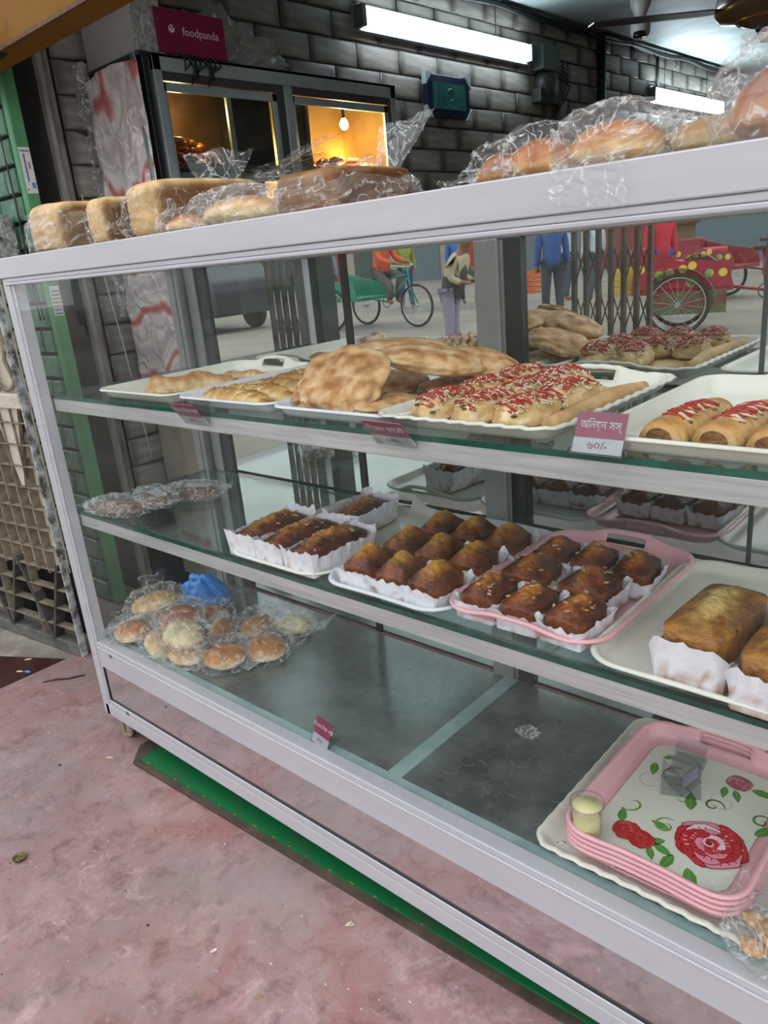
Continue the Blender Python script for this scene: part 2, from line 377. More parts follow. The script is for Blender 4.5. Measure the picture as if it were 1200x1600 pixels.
while z > -.1:
    y = .66 + TW/2 + (0 if row % 2 else TW/2)
    if row % 2 == 0: cands = [(.66 + TW/4, 1)]
    else: cands = []
    while y < BY: cands.append((y, 0)); y += TW
    for (yy, half) in cands:
        sx = random.uniform(.8, 1.25)
        vis = z > 1.12 and yy < 6.6 or (z > .3 and yy < 1.2)
        if vis and cnt < 298:
            inst('tile', tmh if half else tm, wl, (WX - .012, yy, z), (random.uniform(-.006, .006), 0, 0), (sx, 1, 1)); cnt += 1
        elif z > .9:
            y2 = (TW/4 if half else TW/2) - .002; far.box(WX - .012, WX + .002, yy - y2, yy + y2, z - TH/2 + .002, z + TH/2 - .002)
    z -= TH; row += 1
stuff(far.obj('far_tiles', TM, wl))
# second wall of tile on the back
bw = bpy.data.objects['wall_back']; b = MB(); z = CEIL - TH/2; row = 0
while z > 1.0:
    x = WX + .01 + (TW/2 if row % 2 else 0)
    while x < .6: b.box(x, x + TW - .004, BY - .012, BY, z - TH/2 + .002, z + TH/2 - .002); x += TW
    z -= TH; row += 1
stuff(b.obj('far_tiles', mat('back_wall_tile', '#5f5b53', .6, c2='#46433d', scale=5), bw))
# grey weathered door post and dark gap
o = struct(MB().box(WX - .06, WX + .010, .602, .648, FZ, CEIL).obj('trim_1', mat('weathered_grey_wood', '#8b8781', .8, c2='#5d5a55', scale=7, stretch=(6, 6, 1), bump=.4), bev=.006)); o['label'] = 'weathered grey vertical timber post'
struct(MB().box(WX + .010, WX + .016, .604, .618, FZ, CEIL).obj('trim_2', mat('pale_grey_strip', '#a19d95', .7, c2='#75716a', scale=6, stretch=(4, 4, 1))))
# green painted brick pillar
GP = mat('green_paint', '#4a8559', .6, c2='#5c9c6b', scale=8)
GB = mat('green_painted_brick', '#3c6350', .6, c2='#5f8a74', scale=14, c3='#4a7560', bump=.6, bscale=40, objrand=.14)
pil = struct(MB().box(-1.30, WX - .002, .492, .518, FZ, 2.05).obj('pillar_green', mat('dark_green_joint', '#0e2419', .8)))
pil['label'] = 'green painted brick pillar with a plain painted edge'
MB().box(WX - .03, WX + .006, .478, .522, FZ, 2.05).obj('painted_edge', GP, pil, bev=.004)
def brick_mesh(w, h, d=.02):
    b = MB(); k = .004; x, z = w/2, h/2
    def ring(y, q): return [(-x+q, y, -z+q), (x-q, y, -z+q), (x-q, y, z-q), (-x+q, y, z-q)]
    b.add(ring(0, 0) + ring(-d+k, 0) + ring(-d, k), [(0,1,2,3)] + [(r*4+i, r*4+(i+1)%4, r*4+4+(i+1)%4, r*4+4+i) for r in range(2) for i in range(4)] + [(11,10,9,8)])
    return b.mesh('brick', GB)
BW, BH = .17, .088; bf = brick_mesh(BW - .012, BH - .012); bh = brick_mesh(BW/2 - .012, BH - .012)
z = FZ + BH/2; row = 0
while z < 2.0:
    x = WX - .032 - (BW/4 if row % 2 else BW/2)
    if row % 2: inst('brick', bh, pil, (x, .492, z), (0, 0, random.uniform(-.02, .02)), (1, random.uniform(.8, 1.2), 1)); x -= BW * .75
    while x > -1.3: inst('brick', bf, pil, (x, .492, z), (0, 0, random.uniform(-.02, .02)), (1, random.uniform(.8, 1.2), 1)); x -= BW
    z += BH; row += 1
# pale poster strip on pillar edge
def onedge(b, y0, z0, y1, z1, c, e=0): b.add([(-.7934+e,y0,z0),(-.7934+e,y1,z0),(-.7934+e,y1,z1),(-.7934+e,y0,z1)], [(0,1,2,3)], lin(c))
b = MB(); onedge(b, .482, 1.425, .519, 1.565, '#d9d8d6')
for (y0,z0,y1,z1,c) in ((.484,1.552,.517,1.556,'#5a6390'),(.493,1.46,.498,1.545,'#5c5c9c'),(.503,1.44,.516,1.458,'#5f86c0'),(.505,1.50,.511,1.52,'#a06f8c'),(.485,1.433,.490,1.440,'#c96a5a')): onedge(b, y0, z0, y1, z1, c, .0004)
tag(b.obj('paper_notice', mat('paper_print', '#ffffff', .6, vc=True), solid=.0006, vc=True), 'small white printed notice stuck on the edge of the green pillar', 'notice')
b = MB(); onedge(b, .482, 1.03, .516, 1.13, '#cfd0ca')
for i in range(7):
    z = 1.035 + i*.0125; onedge(b, .485, z, .513, z+.005, '#7c7f7c' if i != 2 else '#b06060', .0004)
tag(b.obj('paper_notice', mat('paper_print', '#ffffff', .6, vc=True), solid=.0006, vc=True), 'lined white notice on the green pillar seen through the case glass', 'notice')
# cable bundle on pillar
b = MB()
for k in range(5): b.tube([(-.865 + .004*k, .466, 1.62 - .1*k), (-.862 + .003*k, .464, 1.35), (-.85 - .006*k, .462, 1.2), (-.84 + .012*sin(k*2), .462 - .004*k, 1.02)], .0022, 6)
tag(b.obj('cable_bundle', BLK2, smooth=True), 'thin dark cables hanging down the face of the green pillar', 'cable')
# dark green box left of pillar
t = thing('shutter_box', 'dark green metal box with a white edge left of the green pillar', 'box', (-.93, .42, 1.15))
MB().box(-.06, .02, -.03, .04, 0, .22).obj('box_body', mat('dark_green_metal', '#12281c', .5), t, bev=.004)
MB().box(.02, .028, -.034, .04, 0, .22).obj('edge_strip', mat('flaked_white_paint', '#c9cac6', .6, c2='#2b3c33', scale=40), t)
# ------------------------------------------------------------------ iron grille
RUST = mat('rusty_cream_paint', '#cfc6b6', .7, c2='#7a5636', scale=11, c3='#c9bfae', lo=.48, hi=.68, bump=.4, bscale=50)
RUSTD = mat('dusty_iron_bar', '#978b7a', .7, c2='#6a5c4c', scale=14)
g = thing('iron_grille', 'rusty cream iron grille of deep square cells left of the display case', 'grille', (-.505, .188, FZ), (0, 0, pi + atan2(.122, .992)))
CW, CH = .066, .071
# in local axes: +x runs left along the street, y = depth (local +y faces the street)
Z0, Z1 = .02, .86
MB().box(.0, 1.0, -.020, -.016, .30, 1.30).obj('back_sheet', RUST, g)
b0 = MB().box(0, 1.0, -.028, .014, 0, .045).obj('base_rail', mat('grey_kerb_rail', '#6f706c', .7, c2='#4b4a46', scale=12), g, bev=.003)
MB().box(-.007, 0, -.010, .014, 0, 1.30).obj('edge_bar', mat('flaked_pale_blue_paint', '#c4cbcc', .5, c2='#4d4c48', scale=22, lo=.42, hi=.6), g, bev=.002)
MB().box(0, 1.0, -.03, .016, .855, .90).obj('mid_rail', RUST, g, bev=.003)
hb = MB().box(0, 1.0, -.016, .014, -.0016, .0016).mesh('bar', RUSTD); vb = MB().box(-.0016, .0016, -.016, .014, 0, 1).mesh('bar', RUSTD)
z = .10
while z < .85:
    inst('bar', hb, g, (0, 0, z)); z += CH
for i in range(1, 15):
    inst('bar', vb, g, (i*CW + .005, 0, .30 if i % 3 else .05), (0, 0, 0), (1, 1, .555 if i % 3 else .80))
MB().box(.0, 1.0, -.065, -.060, .04, .30).obj('void_shade_sheet', mat('painted_void_shade', '#0d0c0b', .9), g)  # added black sheet paints the shade of the open void below the cells
# diagonal struts low down, V legs
for i, (xa, za, xb, zb) in enumerate([(.02,.33,.14,.04),(.26,.33,.14,.04),(.27,.33,.40,.04),(.52,.33,.41,.04),(.54,.33,.66,.04),(.80,.33,.67,.04)]):
    dx, dz = xb-xa, zb-za; L_ = math.hypot(dx, dz); nx_, nz_ = -dz/L_*.006, dx/L_*.006
    MB().add([(xa-nx_,-.02,za-nz_),(xb-nx_,-.02,zb-nz_),(xb+nx_,-.02,zb+nz_),(xa+nx_,-.02,za+nz_),(xa-nx_,.016,za-nz_),(xb-nx_,.016,zb-nz_),(xb+nx_,.016,zb+nz_),(xa+nx_,.016,za+nz_)],[(0,1,2,3),(4,5,6,7),(0,1,5,4),(1,2,6,5),(2,3,7,6),(3,0,4,7)]).obj('strut', mat('dark_worn_strut', '#2f3436', .5, c2='#55504a', scale=20), g)
# wedge shaped brackets between rail and cells
for x in (.105, .32, .535):
    MB().add([(x-.075,-.015,.855),(x+.075,-.015,.855),(x+.014,-.015,.60),(x-.014,-.015,.60),(x-.075,.006,.855),(x+.075,.006,.855),(x+.014,.006,.60),(x-.014,.006,.60)],[(0,1,2,3),(4,5,6,7),(0,1,5,4),(1,2,6,5),(2,3,7,6),(3,0,4,7)]).obj('bracket', RUST, g)
    for s in (-1, 1):
        MB().tube([(x+s*.085, .008, .855), (x+s*.02, .008, .59)], .007, 4).obj('strut', mat('brown_iron_strut', '#65584b', .7, c2='#463a30', scale=20), g)
# curved ornaments above the rail
for x in (.07, .21, .35):
    for (cz, r) in ((.985, .075), (1.13, .06)):
        MB().tube([(x + r*.85*cos(q), .0, cz + r*sin(q)) for q in [2*pi*k/28 for k in range(28)]], .007, 6, closed=True).obj('ring', RUSTD, g, smooth=True)
    MB().tube([(x-.07, 0, .9), (x-.02, 0, 1.0), (x-.055, 0, 1.1), (x+.0, 0, 1.2), (x+.06, 0, 1.28)], .007, 6).obj('scroll', RUSTD, g, smooth=True)
MB().box(0, 1.0, -.03, .016, 1.27, 1.31).obj('top_rail', RUST, g, bev=.003)
# ------------------------------------------------------------------ yellow overhead beam
YEL = mat('worn_yellow_paint', (.20, .095, .002, 1), .6, spec=.15, c2='#3f2808', scale=9, c3='#825300', lo=.35, hi=.75)
t = thing('shutter_beam', 'worn yellow steel beam hanging over the pavement at the upper left', 'beam', (0, 0, 0))
MB().box(-1.6, .16, .36, .46, 1.765, 1.95).obj('beam_body', YEL, t, bev=.006)
MB().box(-1.6, .18, .352, .362, 1.762, 1.772).obj('lower_flange', mat('rusty_brown_edge', '#4a3114', .7, c2='#6d4a20', scale=20), t)
MB().tube([(-.53 + .0*q, .355 + .03*cos(q), 1.785 + .03*sin(q)) for q in [2*pi*k/20 for k in range(20)]], .009, 8, closed=True).obj('ring', mat('rusty_iron', '#4b382a', .8, c2='#2c221a', scale=30), t, smooth=True)
MB().tube([(-.53, .38, 1.81), (-.55, .37, 1.9), (-.56, .38, 1.99)], .010, 8).obj('hook', mat('rusty_iron', '#4b382a', .8), t, smooth=True)
# ------------------------------------------------------------------ lamps
WH = mat('lamp_housing', '#8f9a9c', .5)
def lamp(y0, y1, z0, z1, label, st):
    t = thing('tube_light', label, 'lamp', (WX + .02, (y0+y1)/2, z0), group=None)
    h = (y1-y0)/2
    MB().box(-.03, .02, -h-.02, h+.02, -.015, z1-z0+.015).obj('housing', WH, t, bev=.004)
    MB().box(.02, .055, -h, h, 0, z1-z0).obj('diffuser', mat('glowing_diffuser_%d' % st, '#ffffff', .5, emis='#e4f3ff', estr=st), t, bev=.012, seg=4)
    for s in (-1, 1): MB().box(-.0, .058, s*(h+.012)-.014, s*(h+.012)+.014, -.004, z1-z0+.004).obj('end_cap', mat('grey_end_cap', '#5c6463', .5), t, bev=.003)
    for s in (-.6, .6): MB().tube([(0, s*h, z1-z0), (0, s*h, CEIL-z0)], .0025, 5).obj('hanging_wire', BLACK, t)
    return t
lamp(2.16, 3.56, 2.105, 2.185, 'long bright white tube light on the tiled wall above the small clock', 20)
lamp(5.28, 6.70, 2.02, 2.105, 'more distant white tube light low on the tiled wall towards the back', 34)
# wall clock / prayer time board
t = thing('digital_clock', 'dark blue digital clock with green display and white corner protectors on the tiled wall', 'clock', (WX + .012, 2.80, 1.87))
b = MB(); NV = mat('navy_plastic', '#15233f', .35)
b.box(0, .022, -.185, .185, -.098, .098).obj('clock_body', NV, t, bev=.004)
MB().box(.022, .026, -.142, .142, -.066, .066).obj('bezel', mat('steel_bezel', '#3e5263', .3, .6), t)
MB().box(.026, .028, -.136, .136, -.060, .060).obj('display', mat('dim_teal_lcd', '#1d4a4a', .2, c2='#2a6462', scale=25, emis='#1d5a55', estr=.10), t)
WC = mat('foam_corner', '#9aa3a6', .6)
for sy in (-1, 1):
    for sz in (-1, 1):
        k = .052; y, z = sy*.192, sz*.104
        q = [(y, z), (y - sy*k, z), (y, z - sz*k*1.1)]
        MB().add([(.0, a, c) for a, c in q] + [(.028, a, c) for a, c in q], [(0,1,2), (3,4,5), (0,1,4,3), (1,2,5,4), (2,0,3,5)]).obj('corner_protector', WC, t)
SEG = mat('lcd_segment', '#0d3131', .4)
b = MB()
random.seed(5)
for cy in (-.105, -.065):
    for i in range(7):
        z = .046 - i*.015
        for k in range(2): b.box(.028, .0285, cy + k*.014, cy + k*.014 + .009, z - .004, z + .004)
for k in range(3): b.box(.028, .0285, -.02, .035, .035 - k*.022, .038 - k*.022)
b.tube([(.0285, .008 + .03*cos(q), .01 + .026*sin(q)) for q in [2*pi*k/16 for k in range(16)]], .0018, 4, closed=True)
b.box(.028, .0285, .06, .11, -.004, -.001)
stuff(b.obj('display_segments', SEG, t))
# meter box, conduit, wires
t = thing('electric_meter', 'dark grey electric meter box with loose wires between the two tube lights', 'meter', (WX, 3.78, 1.93))
DG = mat('dark_grey_plastic', '#39433f', .5, c2='#2a302e')
MB().box(0, .09, -.12, .08, .14, .27).obj('upper_box', mat('grey_box', '#5a6764', .5), t, bev=.006)
MB().lathe([(.0,0),(.085,0),(.09,.02),(.09,.06),(.07,.085),(0,.09)], 20, (0, -.0, .07), axis='X').obj('meter_body', DG, t, smooth=True)
MB().box(0, .07, -.12, .12, -.03, .05).obj('lower_box', DG, t, bev=.01)
b = MB()
for k in range(5): b.tube([(.05, .08, .22 - .02*k), (.07, .15 + .02*k, .2 - .03*k), (.05, .14 + .015*k, .08 - .02*k), (.03, .09, -.05 - .01*k)], .005, 6)
b.obj('wires', mat('dark_wire', '#2a1f24', .5), t, smooth=True)
tag(MB().tube([(WX + .03, 3.945, 1.93), (WX + .03, 3.945, .8)], .018, 10).obj('conduit', mat('grey_pvc', '#77797a', .5), smooth=True), 'pale grey conduit running down from the electric meter', 'conduit')
tag(MB().tube([(WX + .035, 4.5, 2.36), (WX + .035, 4.5, .8)], .03, 10).obj('drain_pipe', mat('dark_green_pipe', '#1c2a26', .4), smooth=True), 'dark green vertical pipe on the tiled wall right of the meter', 'pipe')
b = MB()
b.tube([(WX + .03, y, CEIL - .03 - .012*sin(y*5)) for y in [2.4 + .12*k for k in range(41)]], .014, 7)
b.tube([(WX + .05, y, CEIL - .045 - .01*sin(y*7 + 1)) for y in [3.2 + .12*k for k in range(34)]], .009, 6)
tag(b.obj('ceiling_cable', mat('black_cable', '#1c2322', .5), smooth=True), 'dark cable clipped along the top of the tiled wall', 'cable')
b = MB()
for y in (4.55, 4.95, 5.3, 5.7): b.tube([(WX + .03, y, CEIL - .03), (WX + .05, y + .02, CEIL - .08), (WX + .03, y + .03, CEIL - .1)], .006, 6)
b.tube([(WX + .012, 5.45, CEIL - .03), (WX + .012, 5.45, 2.13)], .012, 8)
stuff(b.obj('cable_clips', mat('dark_green_cable', '#26332e', .5), bpy.data.objects['ceiling_cable'], smooth=True))
tag(MB().tube([(.2, 4.2, CEIL - .02), (.5, 3.9, CEIL - .02), (2.5, 2.6, CEIL - .02)], .015, 7).obj('ceiling_conduit', mat('black_cable', '#1c2322', .5), smooth=True), 'dark cable stretched across the ceiling behind the fan', 'cable')
# fan
FB = mat('brown_fan_enamel', '#4a3a2a', .3, c2='#5c4833', scale=3, coat=.3)
fx, fy, fz = .90, 2.36, 1.755
t = thing('ceiling_fan', 'brown ceiling fan with dark blades at the top right', 'fan', (fx, fy, fz))
MB().lathe([(0,0),(.05,0),(.075,.008),(.085,.018),(.145,.03),(.16,.05),(.155,.095),(.11,.12),(.06,.13),(.045,.18),(0,.18)], 36).obj('motor_housing', FB, t, smooth=True)
MB().lathe([(.088,.012),(.093,.016),(.093,.022),(.088,.026)], 36, cap=False).obj('trim_ring', mat('gold_trim', '#8a6a3c', .3, .7), t, smooth=True)
MB().tube([(0,0,.17), (0,0,CEIL - fz)], .012, 10).obj('down_rod', FB, t, smooth=True)
a0 = atan2(-.661, -.745)
for k in range(3):
    a = a0 + k*2*pi/3
    br = MB(); n = 14
    def bl(u, v):
        r = .14 + .45*u; w = .055 + .012*u - (.03 if u > .96 else 0) - (.03*(1 - u/.1) if u < .1 else 0)
        s = (v - .5)*2*w; zz = .052 - .12*s*.7
        return (r*cos(a) - s*sin(a), r*sin(a) + s*cos(a), zz)
    br.grid(bl, n, 3); br.obj('blade', mat('dark_fan_blade', '#231e19', .4), t, solid=.004)
# cctv
t = thing('security_camera', 'white dome security camera hanging from the ceiling beside the fan', 'camera', (-.30, 4.05, 2.17))
WP = mat('white_plastic', '#b9b8b2', .4)
MB().lathe([(0,0),(.03,.004),(.05,.02),(.056,.045),(.056,.105),(.045,.11),(0,.11)], 24).obj('camera_body', WP, t, smooth=True)
MB().lathe([(0,.11),(.03,.11),(.035,.13),(.055,.17),(.06,.21),(0,.21)], 24).obj('mount', WP, t, smooth=True)
MB().lathe([(0,0),(.033,.001),(.036,.008),(.033,.03),(0,.03)], 20, (.012, -.035, .004)).obj('lens', mat('black_lens', '#0a0a0a', .1), t, smooth=True)
# ------------------------------------------------------------------ display case
XE = 2.2; D = .46; S1 = .884; S2 = .589; DK = .225
case = thing('display_case', 'long silver aluminium and glass bakery display case on castors', 'display case', (0, 0, 0))
def cb(name, m, *a, bev=.0015, parent=None, label=None):
    b = MB()
    for q in (a if isinstance(a[0], (tuple, list)) else [a]): b.box(*q)
    o = b.obj(name, m, parent or case, bev=bev)
    if label: o['label'] = label
    return o
cb('front_post', ALU, (0, .029, 0, .03, .0, 1.155), (.030, .045, .003, .03, .0, 1.141))
cb('front_post', ALU, (XE-.045, XE, 0, .03, 0, 1.155))
cb('back_post', ALUD, (-.0, .03, D-.03, D+.01, 0, 1.155)); cb('back_post', ALUD, (.034, .05, D-.03, D+.01, 0, 1.155))
cb('back_post', ALUD, (.06, .10, D-.012, D+.01, DK, 1.155)); cb('back_post', mat('dark_channel', '#3e4142', .5), (.10, .142, D-.006, D+.01, DK, 1.155))
cb('back_post', ALUD, (XE-.04, XE, D-.03, D+.01, 0, 1.155))
cb('top_fascia', ALU, (-.004, XE, -.004, .02, 1.1565, 1.2), bev=.002)
cb('lower_fascia', ALU, (.012, XE, -.001, .02, 1.1475, 1.1555), (.012, XE, -.0025, .02, 1.141, 1.1470))
cb('top_panel', GL, (0, XE, .02, D+.01, 1.192, 1.1995), bev=0, label='tinted glass top of the case')
cb('top_rear_rail', ALUD, (0, XE, D-.01, D+.012, 1.141, 1.18))
cb('end_top_rail', ALU, (.0, .03, .03, D-.03, 1.141, 1.18))
cb('end_rail', ALU, (.0, .03, .03, D-.03, .155, .235)); cb('end_rail', ALU, (.0, .03, .03, D-.03, 0, .06))
cb('sill_rail', ALU, (.046, XE-.046, 0, .03, .158, .212), (.046, XE-.046, -.0015, .03, .2125, .2185), (.046, XE-.046, .0005, .03, .219, .232))
cb('bottom_rail', ALU, (.012, XE-.046, 0, .03, .0, .034), (.046, XE-.046, .001, .03, .0345, .040), (.046, XE-.046, -.001, .03, .0405, .055))
cb('back_bottom_rail', ALUD, (.03, XE-.04, D-.02, D+.01, 0, .05))
cb('kick_panel', MIRP, (.05, XE-.046, .004, .008, .055, .158), bev=0, label='mirror-bright kick panel reflecting the pink floor')
cb('kick_gasket', BLACK, (.046, XE-.046, .001, .004, .0545, .0575), (.0465, .0495, .001, .004, .055, .158), bev=0)
cb('end_sheet', ALUD, (.012, .016, .03, D-.03, .06, .155), bev=0)
# screws, rivets, marks
b = MB(); b.box(.128, .142, -.0012, .001, .040, .0495); b.box(.104, .116, -.0012, .001, .205, .214); stuff(b.obj('screw_slot', mat('dark_slot', '#4c4c50', .4), case))
# castors
for (x, y) in ((.058, .028), (.075, D-.05), (XE-.08, .04), (1.1, D-.05)):
    c = MB().box(x-.02, x+.02, y-.02, y+.02, -.006, 0).obj('castor', mat('castor_steel', '#9a9486', .5, .5), case)
    MB().lathe([(0,-.014),(.024,-.014),(.032,-.009),(.032,.009),(.024,.014),(0,.014)], 24, (x, y, FZ+.034), axis='Y').obj('wheel', mat('dusty_cream_wheel', '#b4a68c', .7, c2='#7d7060', scale=30), c, smooth=False)
    MB().lathe([(.0325,-.004),(.034,-.0035),(.034,.0035),(.0325,.004)], 24, (x, y, FZ+.034), axis='Y', cap=False).obj('tyre', BLK2, c)
    for s in (-1, 1): MB().box(x-.012, x+.012, y+s*.017-.0012, y+s*.017+.0012, FZ+.022, -.004).obj('fork', mat('castor_steel', '#9a9486'), c)
# glass
cb('front_glass', GL, (.045, XE-.045, .002, .006, .225, 1.15), bev=0, label='clear front pane of the display case')
cb('end_glass', GL, (.013, .017, .028, D-.028, .23, 1.145), bev=0, label='clear end pane of the display case')
for (x0, x1) in ((.142, .635), (.655, 1.0), (1.10, 1.508), (1.516, XE-.04)):
    cb('back_mirror', MIR, (x0, x1, D, D+.004, DK, 1.141), bev=0, label='mirror panel lining the back of the case')
cb('mirror_divider', BLACK, (.635, .655, D-.004, D+.004, DK, 1.141)); cb('mirror_divider', mat('thin_dark_seam', '#3a4442', .4), (1.508, 1.516, D-.002, D+.004, DK, 1.141))
cb('mirror_divider', ALUD, (1.0, 1.052, D-.014, D+.004, DK, 1.141), (1.052, 1.062, D-.006, D+.004, DK, 1.141)); cb('mirror_divider', mat('dark_grey_anodised', '#4a4d4d', .25, .6), (1.062, 1.10, D-.010, D+.004, DK, 1.141))
def shelf(z):
    s = cb('glass_shelf', GSH, (.032, XE-.04, .034, .446, z-.008, z), bev=0, label='sea-green tinted glass shelf')
    cb('front_edge', GEDGE, (.032, XE-.04, .0325, .0342, z-.0082, z+.0002), bev=0, parent=s); cb('back_edge', GEDGE, (.032, XE-.04, .4458, .4472, z-.0082, z+.0002), bev=0, parent=s)
    cb('end_edge', GEDGE, (.0305, .0322, .034, .446, z-.0082, z+.0002), bev=0, parent=s)
    cb('shelf_rail', ALUR, (.046, XE-.045, .034, .052, z-.0385, z-.0085)); cb('shelf_rail_lip', GEDGE, (.046, XE-.045, .046, .056, z-.012, z-.0085), bev=0)
    cb('shelf_bracket', ALUD, (.018, .032, .04, .44, z-.022, z-.008)); cb('shelf_bracket', ALUD, (1.0, 1.03, .40, .446, z-.022, z-.008))
shelf(S1); shelf(S2)
TEAL = mat('teal_sealant_strip', '#7d9a99', .35, c2='#9fb6b3', scale=12, spec=.6)
cb('steel_deck', DECK, (.03, 1.03, .03, .45, DK-.006, DK), bev=0); cb('steel_deck', DECK, (1.062, XE-.04, .03, .45, DK-.006, DK), bev=0)
cb('deck_strip', TEAL, (1.03, 1.062, .03, .45, DK-.006, DK+.003), (.03, 1.03, .03, .052, DK-.0, DK+.003), (1.062, XE-.04, .03, .052, DK-.0, DK+.003), bev=.001)
# creases in the sheet on the right compartment
b = MB(); random.seed(8)
cx, cy = 1.2, .12
hexs = []
for i in range(5):
    for j in range(4):
        hx = 1.13 + i*.045 + random.uniform(-.012, .012); hy = .10 + j*.05 + (.025 if i % 2 else 0) + random.uniform(-.012, .012)
        for k in range(3):
            if random.random() < .62:
                a = k*2*pi/3 + random.uniform(-.3, .3) + .5; r = .02
                b.tube([(hx, hy, DK), (hx + .55*r*cos(a) + random.uniform(-.003, .003), hy + .55*r*sin(a), DK), (hx + r*1.2*cos(a+.2), hy + r*1.2*sin(a+.2), DK)], [.0002, .0005, .0002], 4)
stuff(b.obj('deck_creases', mat('crease_highlight', '#6f7c80', .3, .5), case))
# crumpled films on the deck
# ------------------------------------------------------------------ trays
def rrect(w, l, r, n):
    pts = []; per = 2*(w-2*r) + 2*(l-2*r) + 2*pi*r
    for k in range(n):
        s = per*k/n; a = w-2*r
        if s < a: pts.append((-w/2+r+s, -l/2, 0, -1)); continue
        s -= a; c = pi*r/2
        if s < c: q = s/r; pts.append((w/2-r+r*sin(q), -l/2+r-r*cos(q), sin(q), -cos(q))); continue
        s -= c; a = l-2*r
        if s < a: pts.append((w/2, -l/2+r+s, 1, 0)); continue
        s -= a
        if s < c: q = s/r; pts.append((w/2-r+r*cos(q), l/2-r+r*sin(q), cos(q), sin(q))); continue
        s -= c; a = w-2*r
        if s < a: pts.append((w/2-r-s, l/2, 0, 1)); continue
        s -= a
        if s < c: q = s/r; pts.append((-w/2+r-r*sin(q), l/2-r+r*cos(q), -sin(q), cos(q))); continue
        s -= c; a = l-2*r
        if s < a: pts.append((-w/2, l/2-r-s, -1, 0)); continue
        s -= a; q = s/r; pts.append((-w/2+r-r*cos(q), -l/2+r-r*sin(q), -cos(q), -sin(q)))
    return pts
def tray_mesh(w, l, h, m, r=.035, hb=.012, slot=.04, scal=0, nsc=60, slope=.022, front=True, n=132):
    P = rrect(w, l, r, n)
    prof = [(slope+.012, .0015), (slope, .0035), (slope*.75, h*.22), (slope*.55, h*.40), (slope*.22, h*.84), (.002, h), (-.003, h+.0005), (-.006, h-.003)]
    b = MB(); vs = []
    for (ins, z) in prof:
        for i, (x, y, nx, ny) in enumerate(P):
            f = z/h; bump = 0
            if hb and abs(ny) > .6 and (front or y > 0): bump = hb*math.exp(-(x/(slot*1.5 or .06))**4)*f
            sc = scal*sin(2*pi*nsc*i/n)*f*f if scal else 0
            vs.append((x - nx*(ins + sc*.8), y - ny*(ins + sc*.8) + ny*bump*.6, z + bump + sc*.5))
    fs = []
    for j in range(len(prof)-1):
        for i in range(n):
            k = (i+1) % n
            if j == 3 and slot:
                xm = (P[i][0] + P[k][0])/2; ym = P[i][1]
                if abs(P[i][3]) > .9 and abs(xm) < slot and (front or ym > 0): continue
            fs.append((j*n+i, j*n+k, (j+1)*n+k, (j+1)*n+i))
    fs.append(tuple(range(n))[::-1])
    b.add(vs, fs); me = b.mesh('tray_body', m, smooth=True); return me
def tray(name, label, x, y, z, w, l, h, m, rz=0, group=None, prints=None, **k):
    t = thing(name, label, 'tray', (x, y, z), (0, 0, rz), group)
    o = inst('tray_body', tray_mesh(w, l, h, m, **k), t)
    q = o.modifiers.new('solid', 'SOLIDIFY'); q.thickness = .0022; q.offset = 1
    if prints:
        b = MB(); prints(b); b.obj('printed_pattern', PRINT, t, vc=True, fix=False)
    return t
# printed decoration helpers: flat ink shapes on the tray floor
PZ = [.0]
def blob2(b, cx, cy, rx, ry, col, z, rot=0, n=22, wob=.0, seed=0, lobes=0):
    pts = []
    for k in range(n):
        q = 2*pi*k/n; r = 1 + wob*nz(cos(q)*1.7+seed, sin(q)*1.7, seed) + (lobes and .09*cos(lobes*q+seed))
        x, y = rx*r*cos(q), ry*r*sin(q); pts.append((cx + x*cos(rot) - y*sin(rot), cy + x*sin(rot) + y*cos(rot)))
    b.poly(pts, z, lin(col))
def leaf(b, cx, cy, L_, a, z, col='#4f9438', w=.38):
    pts = []
    for k in range(9): u = k/8; pts.append((u*L_, w*L_*sin(pi*u**.8)*.5*(1 + .12*(k % 2))))
    for k in range(7, 0, -1): u = k/8; pts.append((u*L_, -w*L_*sin(pi*u**.8)*.5*(1 + .12*(k % 2))))
    T = lambda p: (cx + p[0]*cos(a) - p[1]*sin(a), cy + p[0]*sin(a) + p[1]*cos(a))
    b.poly([T(p) for p in pts], z, lin(col)); b.poly([T(p) for p in [(L_*.1, -.0004), (L_*.9, 0), (L_*.1, .0006)]], z+.0001, lin('#a8c07a'))
    for k in (.3, .5, .7): b.poly([T(p) for p in [(L_*k, 0), (L_*(k+.12), w*L_*.3), (L_*(k+.03), 0)]], z+.0001, lin('#6fa050'))
def swirl(b, cx, cy, r0, turns, a0, z, col, wd=.002, s=1):
    n = 40; vs = []; 
    for k in range(n+1):
        u = k/n; q = a0 + s*turns*2*pi*u; r = r0*(1-u)**.9 + .0008; w = wd*(.25 + sin(pi*min(1, u*1.15+.02))**.7)*.6
        for e in (-1, 1): vs.append((cx + (r+e*w)*cos(q), cy + (r+e*w)*sin(q), z))
    b.add(vs, [(2*k, 2*k+1, 2*k+3, 2*k+2) for k in range(n)], lin(col))
